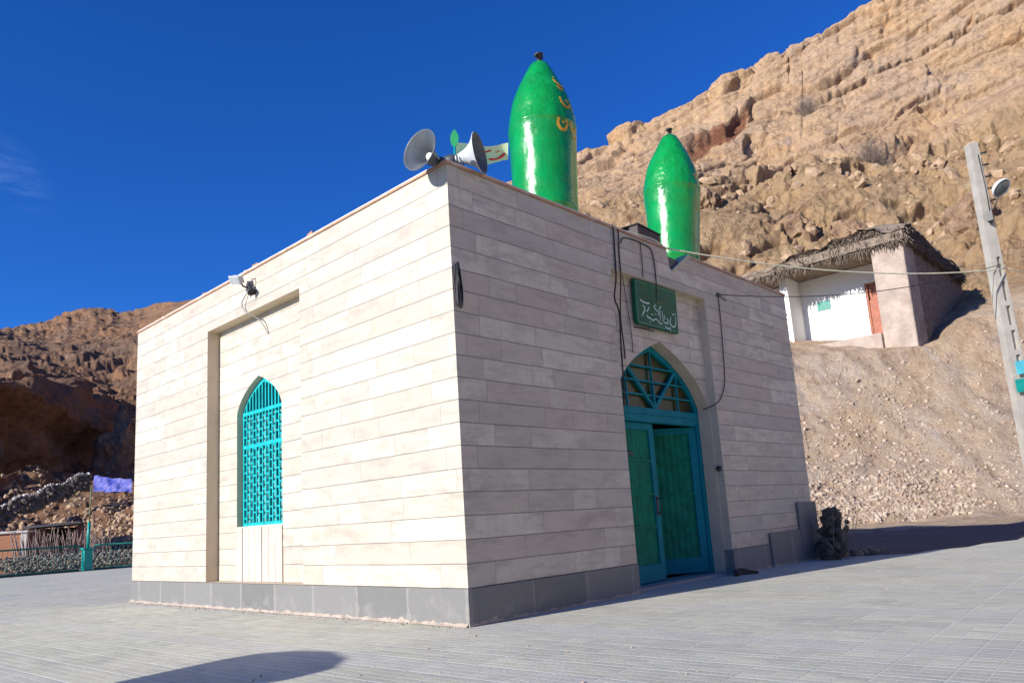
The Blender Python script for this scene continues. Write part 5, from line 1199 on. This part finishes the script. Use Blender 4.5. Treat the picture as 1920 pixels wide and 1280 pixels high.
# dark cave mouth block: rock shelter right of the post
# tarpaulin on the slope
ta = [at(176, 893, 41), at(246, 897, 39.5), at(249, 922, 38.6), at(174, 921, 40)]
m = MB(); nu, nv = 26, 12; vs = []
for i in range(nu + 1):
    for j in range(nv + 1):
        u, v = i / nu, j / nv; p = (Vector(ta[0]).lerp(Vector(ta[1]), u)).lerp(Vector(ta[3]).lerp(Vector(ta[2]), u), v)
        p += Vector((0, -.12, .03)) * .5 * (math.sin(u * 21 + 3 * v) + math.sin(u * 9 - 6 * v + 1)) ; p.z += .04 * math.sin(u * 5 + 1) * (1 - v); vs.append(p)
m.add(vs, [(i * (nv + 1) + j, (i + 1) * (nv + 1) + j, (i + 1) * (nv + 1) + j + 1, i * (nv + 1) + j + 1) for i in range(nu) for j in range(nv)], smooth=True)
tag(m.build('tarpaulin', MT['tarp']), 'crumpled blue and white tarpaulin stretched over the slope left of the shrine', 'tarpaulin')
# dry stone wall climbing the slope, whitewashed top stones
a0, a1 = Vector(at(-40, 962, 40)), Vector(at(166, 886, 44))
t = thing('stone_wall', tuple(a0), 'dry stone wall with whitewashed top stones climbing the slope above the woodshed', 'wall')
m = MB(); m2 = MB(); q = random.Random(41); n = 46
for k in range(n + 1):
    p = a0.lerp(a1, k / n) + Vector((0, 0, .10 * math.sin(k * .5)))
    stone(m2, p + Vector((0, 0, .02)), q.uniform(.05, .13), q)
    for r_ in range(5): stone(m, p + Vector((q.uniform(-.1, .1), q.uniform(-.1, .1) - .02 * r_, -.12 - .19 * r_)), q.uniform(.14, .2), q)
m.build('masonry', mat('dark wall stones', (.13, .11, .09), .95, var=.35), t); m2.build('top_stones', MT['palerock'], t)

# boulders on the rock slope above the house
def boulder(px, py, r, lab, seed, squash=(1, 1, 1)):
    p = surf(px, py); q = np.random.RandomState(seed); import bmesh
    bm = bmesh.new(); bmesh.ops.create_icosphere(bm, subdivisions=4, radius=1.0)
    co = np.array([v.co[:] for v in bm.verts]); n = fbm(co * 1.6 + seed, 6, seed, False, .62) * .55; c1, c2, cv_ = cells(co * 1.5 + seed, seed)
    co = co * (1 + n + (cv_ - .5) * .18)[:, None] * np.array(squash) * r
    for v, c in zip(bm.verts, co): v.co = c
    me = bpy.data.meshes.new('boulder'); bm.to_mesh(me); bm.free(); me.materials.append(MT['rockb']); o = bpy.data.objects.new('boulder', me); COL.objects.link(o)
    o.location = p + Vector((-.3, -.3, .1)) * r; o.rotation_euler = (seed * .7, seed * .3, seed); tag(o, lab, 'boulder', 'boulders on the rocky slope'); return o
MT['rockb'] = mat('brown slope rock', (0.17, 0.10, 0.06), 0.95, scale=.9, bump=0.25, bscale=1.9, col2=(0.34, 0.225, 0.13), dirt=(0.12, 0.07, 0.04), dirtscale=2)
boulder(1322, 392, 1.35, 'rounded boulder on the slope directly right of the farther green turret', 3, (1, 1, 1.1))
boulder(1476, 430, 1.5, 'big tilted brown boulder above the left end of the house roof', 5, (.9, .9, 1.35))
boulder(1592, 428, 1.25, 'angular boulder resting just above the middle of the brushwood roof', 8, (1.3, .9, 1))
boulder(1812, 424, 1.7, 'large smooth reddish boulder beside the top of the concrete pole', 9, (1, 1, 1.2))

boulder(226, 872, 3.2, 'smooth orange boulder above the blue tarpaulin', 15, (1.5, .8, .62))
# bare bushes on the cliff 
p = surf(1618, 300) - Vector(FW) * 2.2; bush(tuple(p), 3.6, 4.2, 120, None, 'bare_bush', 'larger leafless grey bush on the ledge in the middle of the cliff', 'bush', 12, 0)
p = surf(1500, 212) - Vector(FW) * 2.4; bush(tuple(p), 3.0, 3.6, 90, None, 'bare_bush', 'faint leafless bush high on the cliff near the open crack', 'bush', 13, 0)

# a shadow board unseen at the left, invented for its shadow on the paving
t = thing('shadow_board', (-5.75, .65, 0), 'shadow board on two posts out of view, shaped to cast the foreground shadow', 'shadow board')
m = MB(); m.prism([(0.06, 1.16), (0.0, 1.36), (0.1, 1.50), (.42, 1.61), (.80, 1.655), (1.12, 1.62), (1.32, 1.53), (1.30, 1.42), (1.02, 1.10), (.9, .75), (.25, .75)], [], lambda u, v, w: (-5.77 + w, u, v), .04)
m.build('board', MT['palerock'], t, bevel=.006)
for y in (.35, .85): m = MB(); m.box((-5.728, y - .03, 0), (-5.67, y + .03, 1.3)); m.build('post', MT['concrete'], t)
print('faces', sum(len(o.data.polygons) for o in bpy.data.objects if o.type == 'MESH'))
